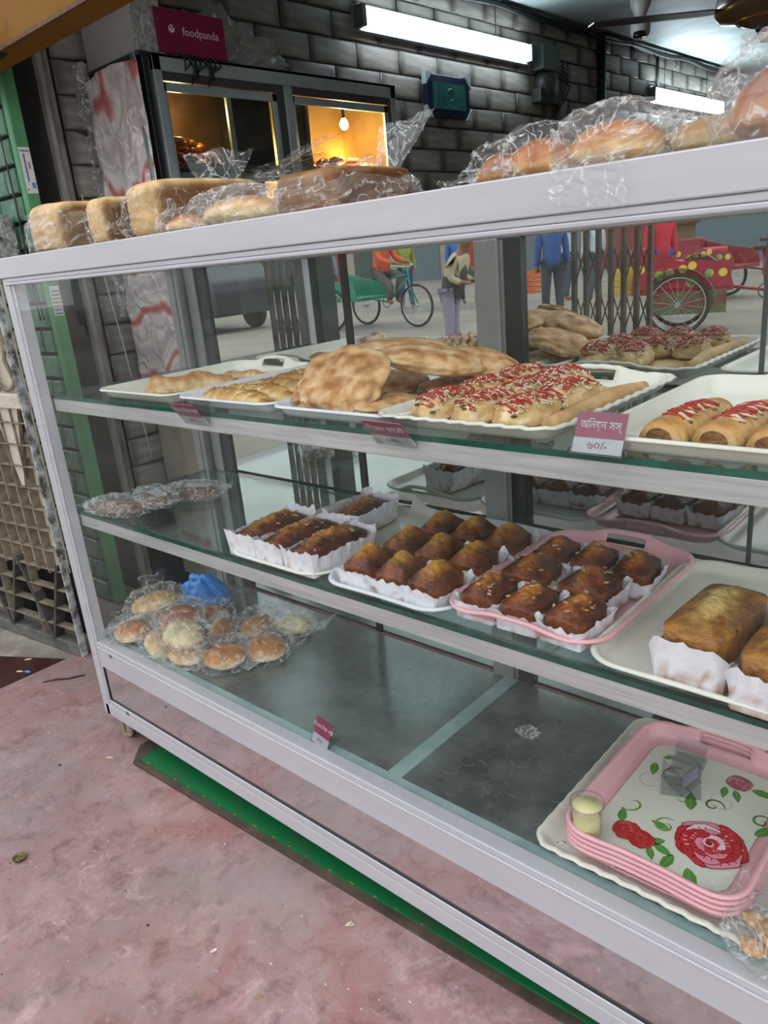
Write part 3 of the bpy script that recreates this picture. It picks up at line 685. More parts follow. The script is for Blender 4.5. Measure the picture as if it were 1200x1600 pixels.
def rose(b, cx, cy, R, z, cols=('#cf1f28', '#ec93a4', '#6e0c14', '#f6d3dc'), seed=1, rot=0):
    rnd = random.Random(seed); k0 = 0
    for ring, (rr_, pr, n) in enumerate(((.52, .52, 6), (.42, .44, 5), (.30, .34, 5), (.18, .26, 4), (.07, .18, 3))):
        for k in range(n):
            a = rot + 2*pi*k/n + ring*.7 + rnd.uniform(-.15, .15); px, py = cx + R*rr_*cos(a), cy + R*rr_*.88*sin(a); k0 += 1
            c = cols[(1 if k0 % 3 == 0 else 0) if ring % 2 == 0 else (3 if k0 % 4 == 0 else 0 if k0 % 2 else 1)]
            blob2(b, px, py, R*pr*.82, R*pr*1.04, cols[2], z, a, 22, .25, k0); z += .00003
            blob2(b, px, py, R*pr*.77, R*pr*.98, c, z, a, 22, .25, k0); z += .00003
            st = cols[3] if c == cols[0] and rnd.random() < .6 else (cols[0] if c != cols[0] else cols[2])
            for q in range(3):
                aa = a + (q-1)*.28; r1, r2 = R*(rr_-pr*.3), R*(rr_+pr*.62)
                b.poly([(cx + r1*cos(aa), cy + r1*.88*sin(aa)), (cx + r2*cos(aa+.04), cy + r2*.88*sin(aa+.04)), (cx + r2*.96*cos(aa+.10), cy + r2*.96*.88*sin(aa+.10)), (cx + r1*cos(aa+.05), cy + r1*.88*sin(aa+.05))], z, lin(st))
            z += .00003
    blob2(b, cx, cy, R*.10, R*.08, cols[2], z, rot, 14, .2, 3); swirl(b, cx, cy, R*.2, 1.2, 1, z+.00005, cols[3], R*.03)
def rose_print(b):
    z = .0042
    rose(b, .055, -.055, .056, z, seed=4, rot=.4)
    for (x, y, L_, a) in ((.005,.0,.045,1.9),(.0,-.085,.04,-2.4),(.02,-.105,.04,-1.7),(.045,-.118,.045,-1.0),(.10,.0,.04,1.0),(-.005,-.06,.03,3.0)): leaf(b, x, y, L_, a, z-.0003)
    rose(b, -.055, -.098, .024, z, ('#c8211f', '#d8403a', '#7a1218', '#e2584e'), 7, .2); rose(b, -.03, -.104, .022, z+.0005, ('#c8211f', '#d8403a', '#7a1218', '#d8403a'), 9, .9)
    leaf(b, -.07, -.085, .035, 1.9, z-.0003); leaf(b, -.012, -.10, .035, -.3, z-.0003, '#57973f'); leaf(b, -.015, -.11, .028, -1.0, z-.0003)
    rose(b, .045, .105, .022, z, ('#b8606c', '#c98490', '#8e3440', '#cf9aa2'), 5, 1.1); leaf(b, .03, .085, .03, -1.4, z-.0003); leaf(b, .045, .085, .03, -1.1, z-.0003); leaf(b, .065, .10, .04, .0, z-.0003)
    leaf(b, -.085, .08, .035, -1.3, z); leaf(b, -.08, .10, .025, .6, z)
    for (x, y, r, tn, a, s) in ((-.012,-.055,.018,1.3,1.2,1),(-.02,.02,.030,.8,2.5,-1),(-.075,-.035,.022,.7,-2.0,1),(.1,.035,.015,1.3,.5,1),(-.045,.06,.028,.6,1.5,1),(.03,.03,.016,1.2,0,1)):
        swirl(b, x, y, r, tn, a, z-.0002, '#7f9c4c' if r > .017 else '#5d7a35', .0026, s)
    swirl(b, .04, .045, .022, 1.4, 2, z-.0002, '#c9ccc4', .0015); swirl(b, -.07, .03, .025, .8, 2, z-.0002, '#a4ab92', .001)
def tomato_print(b):
    z = .0042
    def tom(cx, cy, rx, ry, rot):
        blob2(b, cx, cy, rx, ry, '#b8605a', z, rot, 30, .1, 2); blob2(b, cx, cy, rx*.92, ry*.9, '#cf8078', z+.0001, rot, 30, .1, 2)
        for k in range(5): a = k*1.256; blob2(b, cx + rx*.5*cos(a), cy + ry*.5*sin(a), rx*.2, ry*.24, '#b0504a', z+.0002, a, 14)
        for k in range(5): leaf(b, cx, cy+ry*.8, rx*.5, k*.7+.3, z+.0004, '#6e8a48', .25)
    tom(-.02, .07, .05, .032, .2); tom(-.045, .025, .038, .026, .5); tom(.07, .10, .04, .03, 0)
    leaf(b, -.06, -.045, .055, 2.6, z, '#8aa03c', .42); leaf(b, -.055, -.06, .05, -2.8, z, '#9fb04e', .3)
    blob2(b, -.09, -.035, .035, .03, '#efcfdc', z-.0004, 0, 22, .3, 3); blob2(b, -.06, -.01, .014, .008, '#c06040', z, .3)
    blob2(b, .03, .045, .03, .02, '#a8b85c', z, .3, 20, .3, 5); blob2(b, .085, .06, .03, .022, '#9db25a', z, .3, 20, .3, 6)
    b.tube([(-.08,-.055,z), (-.05,-.08,z), (-.02,-.11,z)], .001, 4, lin('#7d8f3f'))
SHT = .012
t1 = tray('serving_tray', 'cream serving tray holding one flaky puff pastry, leftmost on the upper shelf', .40, .238, S1, .285, .40, .024, PLW, front=False)
t2 = tray('serving_tray', 'white tray of golden braided breads on the upper shelf', .705, .24, S1, .285, .40, .024, PLB, hb=.004, slot=.03, front=False)
t3 = tray('serving_tray', 'white tray heaped with large round flatbreads', .995, .235, S1, .285, .40, .024, PLB, hb=.004, slot=.03, front=False)
def t4print(b): tomato_print(b)
t4 = tray('serving_tray', 'ivory fluted tray of sauce-topped pizza pastries on the upper shelf', 1.245, .235, S1, .305, .40, .026, PLW, scal=.0018, nsc=44, slope=.028, hb=.010, slot=.045, front=False)
t5 = tray('serving_tray', 'ivory printed tray of sauced sausage rolls at the right end of the upper shelf', 1.60, .235, S1, .32, .41, .026, PLW, prints=tomato_print, hb=.012, slot=.04, front=False)
u1 = tray('serving_tray', 'cream tray with four long almond loaf cakes on the middle shelf', .79, .225, S2, .275, .385, .016, PLW, r=.055, hb=.018, front=False)
u2 = tray('serving_tray', 'white tray with nine plain mini loaf cakes on the middle shelf', 1.065, .225, S2, .27, .385, .016, PLB, r=.05, hb=.002, slot=0)
u3 = tray('serving_tray', 'pink tray with eight small almond cakes on the middle shelf', 1.318, .235, S2, .262, .375, .026, PLP, r=.05, hb=.012)
u4 = tray('serving_tray', 'large cream tray printed with tomatoes at the right of the middle shelf', 1.60, .225, S2, .33, .385, .018, PLW, r=.05, hb=.004, slot=.03, front=False, prints=tomato_print)
v1 = tray('serving_tray', 'large cream fluted tray lying under the pink tray stack', 1.515, .245, DK+.001, .345, .40, .02, PLW, r=.03, scal=.0018, nsc=44, slope=.03, hb=.004, prints=lambda b: (leaf(b, .045, -.135, .075, -.35, .0045, '#2f6b22', .5), leaf(b, .03, -.14, .05, .1, .0042, '#c9a93c', .4)))
for k in range(4):
    tray('serving_tray', ['lowest of the four stacked pink trays', 'second from bottom of the four stacked pink trays', 'third from bottom of the four stacked pink trays', 'topmost stacked pink tray printed with red roses and green swirls'][k],
         1.515, .225, DK + .0055 + k*.0092, .262, .335, .030, mat('cream_floored_pink_melamine', '#eeb7bd', .25) if False else PLP, r=.04, slope=.016, hb=.0 if False else .010, slot=.04, group='stacked pink trays', n=120)
top = bpy.data.objects['serving_tray.%03d' % 13] if 'serving_tray.013' in bpy.data.objects else None
b = MB(); P = rrect(.262-.054, .335-.054, .026, 60); b.poly([(p[0], p[1]) for p in P], .0037, lin('#e2e2d4')); rose_print(b); b.obj('printed_pattern', PRINT, top, vc=True, fix=False)
# ------------------------------------------------------------------ baked goods
def cake_mesh(w, l, h, seed, dark='#4a2411', gold='#c98a35', mid='#83451d', peak=.35, gw=.2, gl=.34, side='#a8713a'):
    b = MB(); NU, NV = 44, 20; cd_, cg, cm, cs = lin(dark), lin(gold), lin(mid), lin(side)
    def fn(u, v):
        q = 2*pi*u; c, s = cos(q), sin(q); e = .42
        sx = math.copysign(abs(c)**e, c); sy = math.copysign(abs(s)**e, s)
        if v < .3:
            k = v/.3; f = .9 + .1*k; x, y = sx*w/2*f, sy*l/2*f; z = h*(1-peak)*k
            return (x + .0015*nz(y*60, z*60, seed), y, z), mixc(cs, cm, k*1.1 - .1)
        k = 1 - (v-.3)/.7; f = k**.75; x, y = sx*w/2*f, sy*l/2*f
        X, Y = 2*x/w, 2*y/l
        dome = (max(0, 1-abs(X)**2.1))**.8 * (max(0, 1-abs(Y)**2.4))**.7
        rid = math.exp(-((X + .25*nz(Y*1.7, seed, 2))/.34)**2) * math.exp(-(Y/.72)**4)
        z = h*((1-peak) + peak*(.72*dome + .28*rid)) + .0035*fb(x*55, y*55, seed) * (.3 + dome)
        n1 = fb(x*70+seed, y*70, 3.3); t = math.exp(-((X + .25*nz(Y*1.7, seed, 2) + .25*n1)/gw)**2) * math.exp(-((Y+.15*n1)/(gl*2))**4)
        col = mixc(cm, cd_, .35 + .9*fb(x*35, y*35, seed+5) + .35*abs(X)); col = mixc(col, cg, t*1.1)
        return (x, y, z), col
    b.grid(fn, NU, NV, wrapu=True); b.f.append(tuple(range(NU))[::-1])
    return b.mesh('cake', CAKE, smooth=True, vc=True)
def liner_mesh(w, l, hf, hs, seed, stain=.5):
    """open paper case: front and back flaps hf tall, sides hs tall"""
    b = MB(); N_ = 72; P = rrect(w, l, .004, N_); rows = 5; rnd = random.Random(seed)
    vs = []; cs = []
    for j in range(rows+1):
        k = j/rows
        for i, (x, y, nx, ny) in enumerate(P):
            q = abs(ny)**2; cn = max(0, 1 - min(w/2-abs(x), l/2-abs(y))/.012) if (w/2-abs(x) < .012 and l/2-abs(y) < .012) else 0
            H = hs + (hf-hs)*q + .006*nz(x*90, y*90, seed) + cn*(.004 + .012*nz(x*40, y*40, seed+4))
            fl = .0035*k*k + .0042*k*nz(x*110, y*110, seed+1+k)+ cn*.004*k*k
            z = H*k; vs.append((x + nx*fl, y + ny*fl, z + .001))
            st = stain*(1-k) + .7*nz(x*60, y*60+z*90, seed+9); cs.append(mixc(lin('#e6e5ec'), lin('#a9764f'), max(0, st-.40)*2.2))
    fs = [(j*N_+i, j*N_+(i+1) % N_, (j+1)*N_+(i+1) % N_, (j+1)*N_+i) for j in range(rows) for i in range(N_)] + [tuple(range(N_))[::-1]]
    b.add(vs, fs, cs); return b.mesh('paper_liner', PAPER, smooth=False, vc=True)
def cake(label, x, y, z, w, l, h, seed, rz=0, almonds=0, group=None, hf=None, hs=None, name='loaf_cake', stain=.5, **k):
    t = thing(name, label, 'cake', (x, y, z), (0, 0, rz), group)
    inst('cake', cake_mesh(w, l, h, seed, **k), t, (0, 0, .0015))
    inst('paper_liner', liner_mesh(w+.004, l+.004, hf or h*.66, hs or h*.5, seed, stain), t)
    if almonds:
        rnd = random.Random(seed); b = MB()
        for i in range(almonds):
            u, v = rnd.uniform(-.38, .38), rnd.uniform(-.4, .4); a = rnd.uniform(0, pi); X, Y = 2*u, 2*v
            dome = (max(0, 1-abs(X)**2.1))**.8 * (max(0, 1-abs(Y)**2.4))**.7
            zz = h*(.65 + .35*(.74*dome + .22*math.exp(-(X/.34)**2))) + .003
            p = []
            for q in range(8): c, s = .0042*cos(q*pi/4), .0021*sin(q*pi/4); p.append((u*w + c*cos(a) - s*sin(a), v*l + c*sin(a) + s*cos(a), zz + rnd.uniform(-.0005, .0005)))
            pb = [(q[0], q[1], q[2]-.0012) for q in p]; b.add(p + pb, [tuple(range(8)), tuple(range(15, 7, -1))] + [(i2, 8+i2, 8+(i2+1) % 8, (i2+1) % 8) for i2 in range(8)], [mixc(lin('#d8b98a'), lin('#8a5a30'), rnd.random())]*16)
        stuff(b.obj('almond_flakes', mat('almond_flake', '#ffffff', .5, vc=True), t, vc=True, fix=False))
    return t
FLZ = .0045
dk = dict(dark='#3a160b', mid='#7a3616', gold='#dc9c42', peak=.42, gw=.26)
G1 = 'long almond loaf cakes'
cake('long dark almond loaf cake in paper, leftmost of the three side by side', .698, .125, S2+FLZ, .076, .165, .060, 11, .03, 22, G1, hf=.052, hs=.042, **dk)
cake('long dark almond loaf cake in paper, middle of the three side by side', .783, .125, S2+FLZ, .076, .165, .058, 12, -.02, 22, G1, hf=.048, hs=.038, **dk)
cake('long dark almond loaf cake in paper, rightmost of the three side by side', .868, .122, S2+FLZ, .076, .165, .060, 13, .02, 24, G1, hf=.046, hs=.036, **dk)
cake('long dark almond loaf cake alone behind the three near the tray handle', .795, .290, S2+FLZ, .080, .14, .058, 14, .10, 26, G1, hf=.05, hs=.048, **dk)
rows = ['front', 'middle', 'back']; cols_ = ['left', 'centre', 'right']; rnd = random.Random(2)
for j in range(3):
    for i in range(3):
        cake('plain mini loaf cake with golden peak, %s row %s, in the white tray' % (rows[j], cols_[i]), .998 + .074*i + .004*j, .092 + .100*j, S2+FLZ, .064, .086, .064, 20+3*j+i, rnd.uniform(-.12, .12), 0, 'plain mini loaf cakes', name='mini_loaf_cake', hf=.032, hs=.022, dark='#4f2409', mid='#8f4a17', gold='#e5ad4c', peak=.48, gw=.36, gl=.30, side='#a86c30')
dk2 = dict(dark='#451c0a', mid='#8a4317', gold='#cf8530', peak=.40, gw=.28)
for j, (xs, yy, ww, ll) in enumerate([((1.245, 1.318, 1.392), .100, .064, .086), ((1.262, 1.365), .196, .082, .080), ((1.255, 1.325, 1.397), .288, .062, .084)]):
    for i, x in enumerate(xs):
        cake('small almond-topped cake in white paper, %s row %s, in the pink tray' % (rows[j], (cols_[i] if len(xs) == 3 else ['left', 'right'][i])), x, yy, S2+.005, ww, ll, .058, 40+3*j+i, rnd.uniform(-.1, .1), 10, 'small almond cakes on the pink tray', name='mini_loaf_cake', hf=.028, hs=.030, **dk2)
gd = dict(dark='#8f5c22', mid='#b87f35', gold='#ecd083', peak=.26, gw=.35, side='#b98a48')
cake('large golden loaf cake in tall white paper on the tomato printed tray', 1.572, .135, S2+.005, .084, .17, .088, 61, -.05, 0, 'large golden loaf cakes', hf=.058, hs=.040, stain=.66, **gd)
cake('large golden loaf cake cut off by the right edge of the photo', 1.672, .115, S2+.005, .088, .17, .086, 62, -.03, 0, 'large golden loaf cakes', hf=.052, hs=.040, stain=.66, **gd)
def blob(b, rx, ry, rz, seed, c0, c1, c2=None, nu=36, nv=18, amp=.12, fr=2.2, flat=.35, e=1.0, cth=.1, cfn=None, ez=1.0):
    A, B_, C_ = lin(c0), lin(c1), lin(c2 or c1)
    def fn(u, v):
        th = 2*pi*u; ph = pi*(v-.5); cx, cy, cz = cos(ph)*cos(th), cos(ph)*sin(th), sin(ph)
        if e != 1: cx, cy = (math.copysign(abs(a)**e, a) for a in (cx, cy))
        n = 1 + amp*fb(cx*fr+seed, cy*fr, cz*fr+seed)
        if ez != 1:
            hr = max(1e-6, cos(ph))**(ez - e)
            cx *= hr; cy *= hr; cz = math.copysign(abs(sin(ph))**ez, sin(ph))
        if cz < 0: cz *= flat
        p = (rx*cx*n, ry*cy*n, rz*(cz*n + flat))
        k = fb(cx*3.1+seed, cy*3.1, cz*3+2)
        col = mixc(B_, A, .5 + 1.1*cz) if cfn is None else cfn(p, k, cz)
        if cfn is None: col = mixc(col, C_, max(0, k-cth)*2.2)
        return p, col
    b.grid(fn, nu, nv, wrapu=True); return b
# flatbreads
def flatbread(label, x, y, z, r, rot, seed, th=.016, ry=None):
    t = thing('flatbread', label, 'bread', (x, y, z), rot, 'round flatbreads')
    b = MB(); tan, br, pale = lin('#dcb07a'), lin('#a56a34'), lin('#ecd9b4')
    def cf(p, k, cz):
        k2 = fb(p[0]*45+seed, p[1]*45, seed, 4); c = mixc(tan, br, max(0, k*.8 + k2*.9 + .12)); return mixc(c, pale, max(0, -k2*1.0 - k*.2 + (.25 if abs(cz) < .3 else -.05)))
    blob(b, r, ry or r*.93, th, seed, '#c89a62', '#d8b988', nu=56, nv=24, amp=.13, fr=2.4, flat=.7, e=.9, cfn=cf)
    b.obj('bread', FOOD, t, smooth=True, vc=True, fix=False); return t
z = S1 + .006
flatbread('flatbread lying flat at the bottom of the heap, front left', .93, .12, z, .074, (.05, -.12, .3), 1)
flatbread('pale flatbread flat under the big front one', 1.03, .13, z, .072, (0, .05, 1), 2)
flatbread('flatbread at the back of the heap lying flat on the tray', 1.06, .30, z, .078, (0, .05, 2), 3)
flatbread('flatbread on the back left of the heap', .90, .30, z, .078, (0, -.1, 2.3), 4)
flatbread('big blistered flatbread propped up at the front of the heap', .975, .105, z+.045, .078, (.62, .10, .2), 5, .020)
flatbread('folded flatbread resting on top of the right of the heap', 1.055, .225, z+.052, .090, (.10, .20, .5), 6, .022, .06)
flatbread('flatbread draped over the top of the heap', .96, .27, z+.064, .084, (-.05, .12, 1.4), 7, .02)
flatbread('small brown flatbread sliding off the back right of the heap', 1.09, .33, z+.03, .066, (.05, .3, .2), 8, .022)
flatbread('narrow flatbread lying over the left rim of its tray', .90, .13, z+.022, .062, (.25, -.25, .9), 9, .018, .04)
# braided breads
def braid(label, x, y, z, L_, seed, rz):
    t = thing('braided_bread', label, 'bread', (x, y, z), (0, 0, rz), 'golden braided breads')
    b = MB(); pale, gold, brn = lin('#f4e2ae'), lin('#dcab54'), lin('#9c6226')
    def fn(u, v):
        q = 2*pi*u; s = v*2-1; env = max(.05, 1-abs(s)**3)**.6
        r = .0235*env*(1 + .10*sin(5*q + s*22) + .13*sin(s*26 + 2*q + seed)); cy, cz = cos(q), sin(q)
        if cz < 0: cz *= .3
        k = sin(s*26 + 2*q + seed) + .8*nz(s*9, q, seed)
        col = mixc(pale, gold, .45 + .35*k + .3*cz); col = mixc(col, brn, max(0, cz - .55)*1.3*max(0, .5 + k))
        return (s*L_/2, r*cy*1.15, r*(cz + .3)), col
    b.grid(fn, 26, 44, wrapu=True); b.obj('bread', FOODG, t, smooth=True, vc=True, fix=False); return t
for k in range(6):
    braid(['front', 'second from front', 'third from front', 'fourth from front', 'fifth from front', 'rearmost'][k] + ' golden braided bread in the row on its white tray', .70 + .006*(k % 2), .078 + .052*k, S1+.004, .21 - .006*(k % 3), k*1.7, .06*((k % 3)-1) + .08)
# puff pastry
def puff(label, x, y, z, L_, rz, seed, w=.034, h=.03):
    t = thing('puff_pastry', label, 'pastry', (x, y, z), (0, 0, rz)); b = MB(); A, B_, C_ = lin('#ecd0a0'), lin('#b87838'), lin('#f6e6c4')
    def fn(u, v):
        q = 2*pi*u; s = v*2-1; env = (1-abs(s)**5)**.5*(1.12 - .35*v + .12*sin(v*13)); cz = sin(q); cy = cos(q)
        lay = 1 + .06*sin(cz*26 + 3*nz(s*5, seed)) ; 
        if cz < 0: cz *= .25
        col = mixc(A, B_, max(0, cz*.8 + .5*nz(s*8, q, seed))); col = mixc(col, C_, max(0, sin(cz*26)*.5*(1-abs(cz))))
        return (s*L_/2, w*env*cy*lay + .006*sin(s*7), h*env*(cz*lay + .25) + .002*nz(s*20, q*3)), col
    b.grid(fn, 40, 40, wrapu=True); b.obj('pastry', FOODG, t, smooth=True, vc=True, fix=False); return t
puff('long flaky puff pastry at the front of the cream tray', .435, .165, S1+.005, .20, 1.15, 3)
puff('flat reddish puff pastry lying behind the long flaky one', .42, .33, S1+.005, .12, .5, 5, .026, .012)
# sauce-topped pizza pastries
def zigzag(b, w, l, h, n, r, seed, amp=1, ph=0):
    P = []; m = n*6; rr = random.Random(seed)
    for k in range(m+1):
        u = k/m; y = (u-.5)*l*.86; s = sin(u*n*2*pi + ph) * w*.40*amp*(1 + .25*nz(u*9, seed)); x = s
        zz = h*(.30 + .74*sqrt(max(0, 1-(2*x/(w*1.05))**2))*max(.2, 1-abs(2*y/l)**4)) + .001
        P.append((x, y + .004*nz(u*20, seed+3), zz))
    b.tube(P, [r*(.35 + 1.0*rr.random()) for _ in P], 6); return b
def pizza(label, x, y, z, w, l, h, rz, seed, name='pizza_pastry', grp='sauce-topped pizza pastries', toma=False):
    t = thing(name, label, 'pastry', (x, y, z), (0, 0, rz), grp)
    b = MB(); blob(b, w/2, l/2, h*.9, seed, '#dfb87c', '#ecd6a8', '#f3e6c4', amp=.14, fr=2.0, flat=.3, e=.75); b.obj('dough', FOOD, t, smooth=True, vc=True, fix=False)
    b = MB(); rr = random.Random(seed)
    for k in range(90):
        u, v = rr.uniform(-.42, .42), rr.uniform(-.42, .42); a = rr.uniform(0, pi); L_ = rr.uniform(.006, .016); zz = h*1.2*(.28 + .78*sqrt(max(0.02, 1-(2*u)**2))*max(.3, 1-abs(2*v)**4))
        b.tube([(u*w - L_*cos(a)/2, v*l - L_*sin(a)/2, zz), (u*w, v*l, zz+.002), (u*w + L_*cos(a)/2, v*l + L_*sin(a)/2, zz-.001)], .0011, 5)
    stuff(b.obj('cheese_shreds', MAYO, t, smooth=True))
    b = MB(); zigzag(b, w, l, h*1.27, 7, .0016, seed); zigzag(b, w, l, h*1.28, 4, .0010, seed+5, .8, 1.5)
    b.obj('red_sauce', SAUCE, t, smooth=True)
    b = MB()
    for k in range(8):
        u, v = rr.uniform(-.4, .4), rr.uniform(-.45, .45); blob_c = (u*w, v*l, h*.9*(1-abs(u)))
        b.lathe([(0,-.002),(.004,-.001),(.005,.001),(0,.0025)], 7, blob_c)
    stuff(b.obj('vegetable_bits', mat('dark_green_bits', '#4a5a28' if not toma else '#d8562a', .5), t)); return t
b = MB(); tb = thing('dough_sheet', 'flat pale dough sheet under the sauced pastries with a rolled right edge', 'dough sheet', (1.245, .215, S1+.004))
def bs(u, v):
    x, y = (u-.5)*.245, (v-.5)*.325; return (x, y, .005 + .003*fb(x*30, y*30, 2)), mixc(lin('#dcc290'), lin('#b88848'), fb(x*25, y*25, 5))
b.grid(bs, 26, 30); b.obj('sheet', FOOD, tb, smooth=True, vc=True, solid=.006)
b = MB(); P = [(.118 + .006*sin(k*.8), -.14 + .027*k, .014 + .002*sin(k)) for k in range(12)]; b.tube(P, [.008 + .005*sin(pi*k/11)**.5 for k in range(12)], 12, lin('#d6b07a')); b.obj('rolled_edge', FOOD, tb, smooth=True, vc=True)
b = MB(); b.tube([(-.115, -.15 + .03*k, .012) for k in range(11)], .008, 10, lin('#d9aa68')); b.obj('rolled_edge', FOOD, tb, smooth=True, vc=True)
ii = 0
for j, yy in enumerate((.110, .225, .325)):
    for i, xx in enumerate((1.175, 1.248, 1.318)):
        if j == 2 and i == 2: continue
        pizza('sauce-striped pizza pastry, %s row %s, on the fluted ivory tray' % (rows[j], cols_[i]), xx, yy, S1+.010, .068, .108, .032, rnd.uniform(-.25, .1)-.15, 70+ii, toma=(i == 2)); ii += 1
# sausage rolls
def roll(label, x, y, z, w, l, h, rz, seed):
    t = thing('sausage_roll', label, 'pastry', (x, y, z), (0, 0, rz), 'sauced sausage rolls'); b = MB(); A, B_, C_ = lin('#dcab62'), lin('#f0dcaa'), lin('#b0702e')
    def fn(u, v):
        q = 2*pi*u; s = v*2-1; cx, cz = cos(q), sin(q); ri = 1 + .05*sin(s*30 + q*2)
        env = 1 - .10*abs(s)**6
        if cz < 0: cz *= .45
        col = mixc(B_, A, .55 + .6*cz + .4*nz(s*9, q, seed)); col = mixc(col, C_, max(0, cz-.7)*1.6)
        return (w/2*env*cx*ri, s*l/2, h*env*(cz*ri + .45)*.69), col
    b.grid(fn, 28, 30, wrapu=True); n = 28; b.f.append(tuple(range(n))[::-1]); m_ = len(b.v); b.f.append(tuple(range(m_-n, m_)))
    b.obj('dough', FOODG, t, smooth=True, vc=True, fix=False)
    for s in (-1, 1):
        b = MB(); b.lathe([(0, -.001), (w*.28, -.001), (w*.30, .0), (w*.2, .003), (0, .002)], 18, (0, 0, 0), axis='Y')
        o = b.obj('filling', mat('dark_meat_filling', '#4f2d17', .6, c2='#a5713c', scale=80, bump=.6, bscale=120), t); o.location = (0, s*(l/2 + .0005), h*.40); o.scale = (1, s*-1, .75)
    b = MB(); zigzag(b, w, l, h, 6, .0018, seed, .95, .7); b.obj('cream_stripes', MAYO, t, smooth=True)
    b = MB(); zigzag(b, w, l, h+.001, 9, .0016, seed+9, .85); b.obj('red_sauce', SAUCE, t, smooth=True); return t
for k in range(4):
    roll(['leftmost sauced sausage roll on the printed ivory tray', 'second sauced sausage roll from the left', 'third sauced sausage roll from the left', 'sauced sausage roll at the right rim of the tray, out at the photo edge'][k], 1.528 + .060*k, .135 + .006*(k % 2), S1+.005, .054, .15, .036, -.10, 90+k)
roll('short sauced sausage roll behind the others', 1.66, .29, S1+.005, .054, .12, .036, -.2, 96)
# ------------------------------------------------------------------ price tags
PINK = mat('magenta_card', '#b3305f', .35, c2='#a82a55', scale=5); WCARD = mat('white_card', '#dcdbe0', .4, c2='#cfcdd4', scale=8)
ACR = glass('acrylic_holder', '#eef1f1', 1.5, 0, .7, dirt=.04)
WTX = mat('white_print', '#f4e8ee', .5); PTX = mat('magenta_print', '#b02a6a', .5)
def tagcard(label, l1, l2, loc, rot, w=.074, h=.052, s1=.0175, s2=.017, sx=1, legdir=1):
    t = thing('price_tag', label, 'price tag', loc, rot)
    MB().box(-w/2, w/2, -.0006, .0006, h*.38, h).obj('pink_panel', PINK, t)
    MB().box(-w/2, w/2, -.0006, .0006, .001, h*.38).obj('white_panel', WCARD, t)
    MB().box(-w/2-.002, w/2+.002, -.0022, -.0012, -.0015, h+.0015).obj('acrylic_front', ACR, t)
    MB().add([(-w/2-.002,0,0),(w/2+.002,0,0),(w/2+.002,legdir*h*.55,h*.62),(-w/2-.002,legdir*h*.55,h*.62)], [(0,1,2,3)]).obj('acrylic_leg', ACR, t, solid=.001)
    text(l1, s1, WTX, t, (0, -.0009, h*.69), (pi/2, 0, 0), sx=sx); text(l2, s2, PTX, t, (0, -.0009, h*.20), (pi/2, 0, 0))
    return t
tagcard('pink and white price card propped upright in front of the sausage rolls', 'অিনয়ন সস্', '৬০/-', (1.466, .012, S1+.006), (-.42, 0, 0), .062, .050, .0135, .0145, .82)
tagcard('pink and white price card tipped forward below the flatbreads', 'িচেকন কােরট', '৬০/-', (1.143, .029, .867), (.66, 0, 0), .074, .052, .0145, .0155, .9)
tagcard('pink and white price card tipped forward below the braided breads', 'িচেকন িচজ েরাল', '৬০/-', (.643, .029, .860), (.62, 0, .0), .075, .054, .0135, .0155, .85)
tagcard('small price card leaning on the front edge of the bottom deck', 'িচেকন িচজ পাই', '৫০/-', (.868, .030, DK+.004), (-.45, 0, -.15), .052, .052, .0095, .0115)
# bottom deck things
def cup():
    t = thing('dessert_cup', 'small clear plastic cup of pale yellow custard in the rose printed tray', 'cup', (1.418, .080, DK+.0055+.0276+.006))
    MB().lathe([(0,.001),(.0185,.001),(.019,.004),(.0205,.022),(.0212,.024),(.0205,.027),(.0225,.052),(.0225,.056),(0,.056)], 32).obj('custard', mat('pale_custard', '#efe3a4', .35, c2='#f4ecb8', scale=30), t, smooth=True)
    MB().lathe([(.0190,.0),(.0195,.004),(.0211,.022),(.0219,.024),(.0212,.027),(.0236,.060),(.0262,.0605),(.0262,.063),(.0238,.063)], 32, cap=False).obj('cup_wall', ACR, t, smooth=True)
    return t
cup()
def holder(label, x, y, rz, face):
    t = thing('sign_holder', label, 'sign holder', (x, y, DK+.0055+.0276+.006), (0, 0, rz)); w = .05
    for (a, c) in (((0,.0),(.028,.035)), ((0,0),(-.03,.034))):
        MB().add([(-w/2,a[0],a[1]+.002),(w/2,a[0],a[1]+.002),(w/2,c[0],c[1]),(-w/2,c[0],c[1])], [(0,1,2,3)]).obj('acrylic_panel', ACR, t, solid=.0015)
    MB().add([(-w/2,-.032,.0012),(w/2,-.032,.0012),(w/2,.03,.0012),(-w/2,.03,.0012)], [(0,1,2,3)]).obj('acrylic_panel', ACR, t, solid=.0015)
    if face:
        MB().add([(-w*.42,.002,.003),(w*.1,.002,.003),(w*.1,.024,.030),(-w*.42,.024,.030)], [(0,1,2,3)]).obj('folded_paper', mat('white_print_paper', '#c9cce0', .5, c2='#8d92b8', scale=60, stretch=(8, 1, 1)), t, solid=.0005)
    return t
holder('clear acrylic sign holder with a folded paper inside, in the rose tray', 1.490, .265, -1.2, True)
holder('empty clear acrylic sign holder behind the one with paper', 1.478, .325, .1, False)
def crumple(name, label, cat, x, y, z, rx, ry, rz, m, seed, rot=0):
    t = thing(name, label, cat, (x, y, z), (0, 0, rot)); b = MB()
    blob(b, rx, ry, rz, seed, '#ffffff', '#ffffff', amp=.55, fr=3.5, flat=.2, nu=30, nv=14); b.obj('film', m, t, fix=False); return t
crumple('plastic_scrap', 'crumpled scrap of clear film on the steel deck', 'plastic scrap', 1.178, .30, DK, .022, .018, .008, BAGH, 3)
crumple('plastic_scrap', 'shiny flattened film scrap below the bagged buns', 'plastic scrap', .36, .065, DK+.003, .03, .02, .006, BAGH, 5)
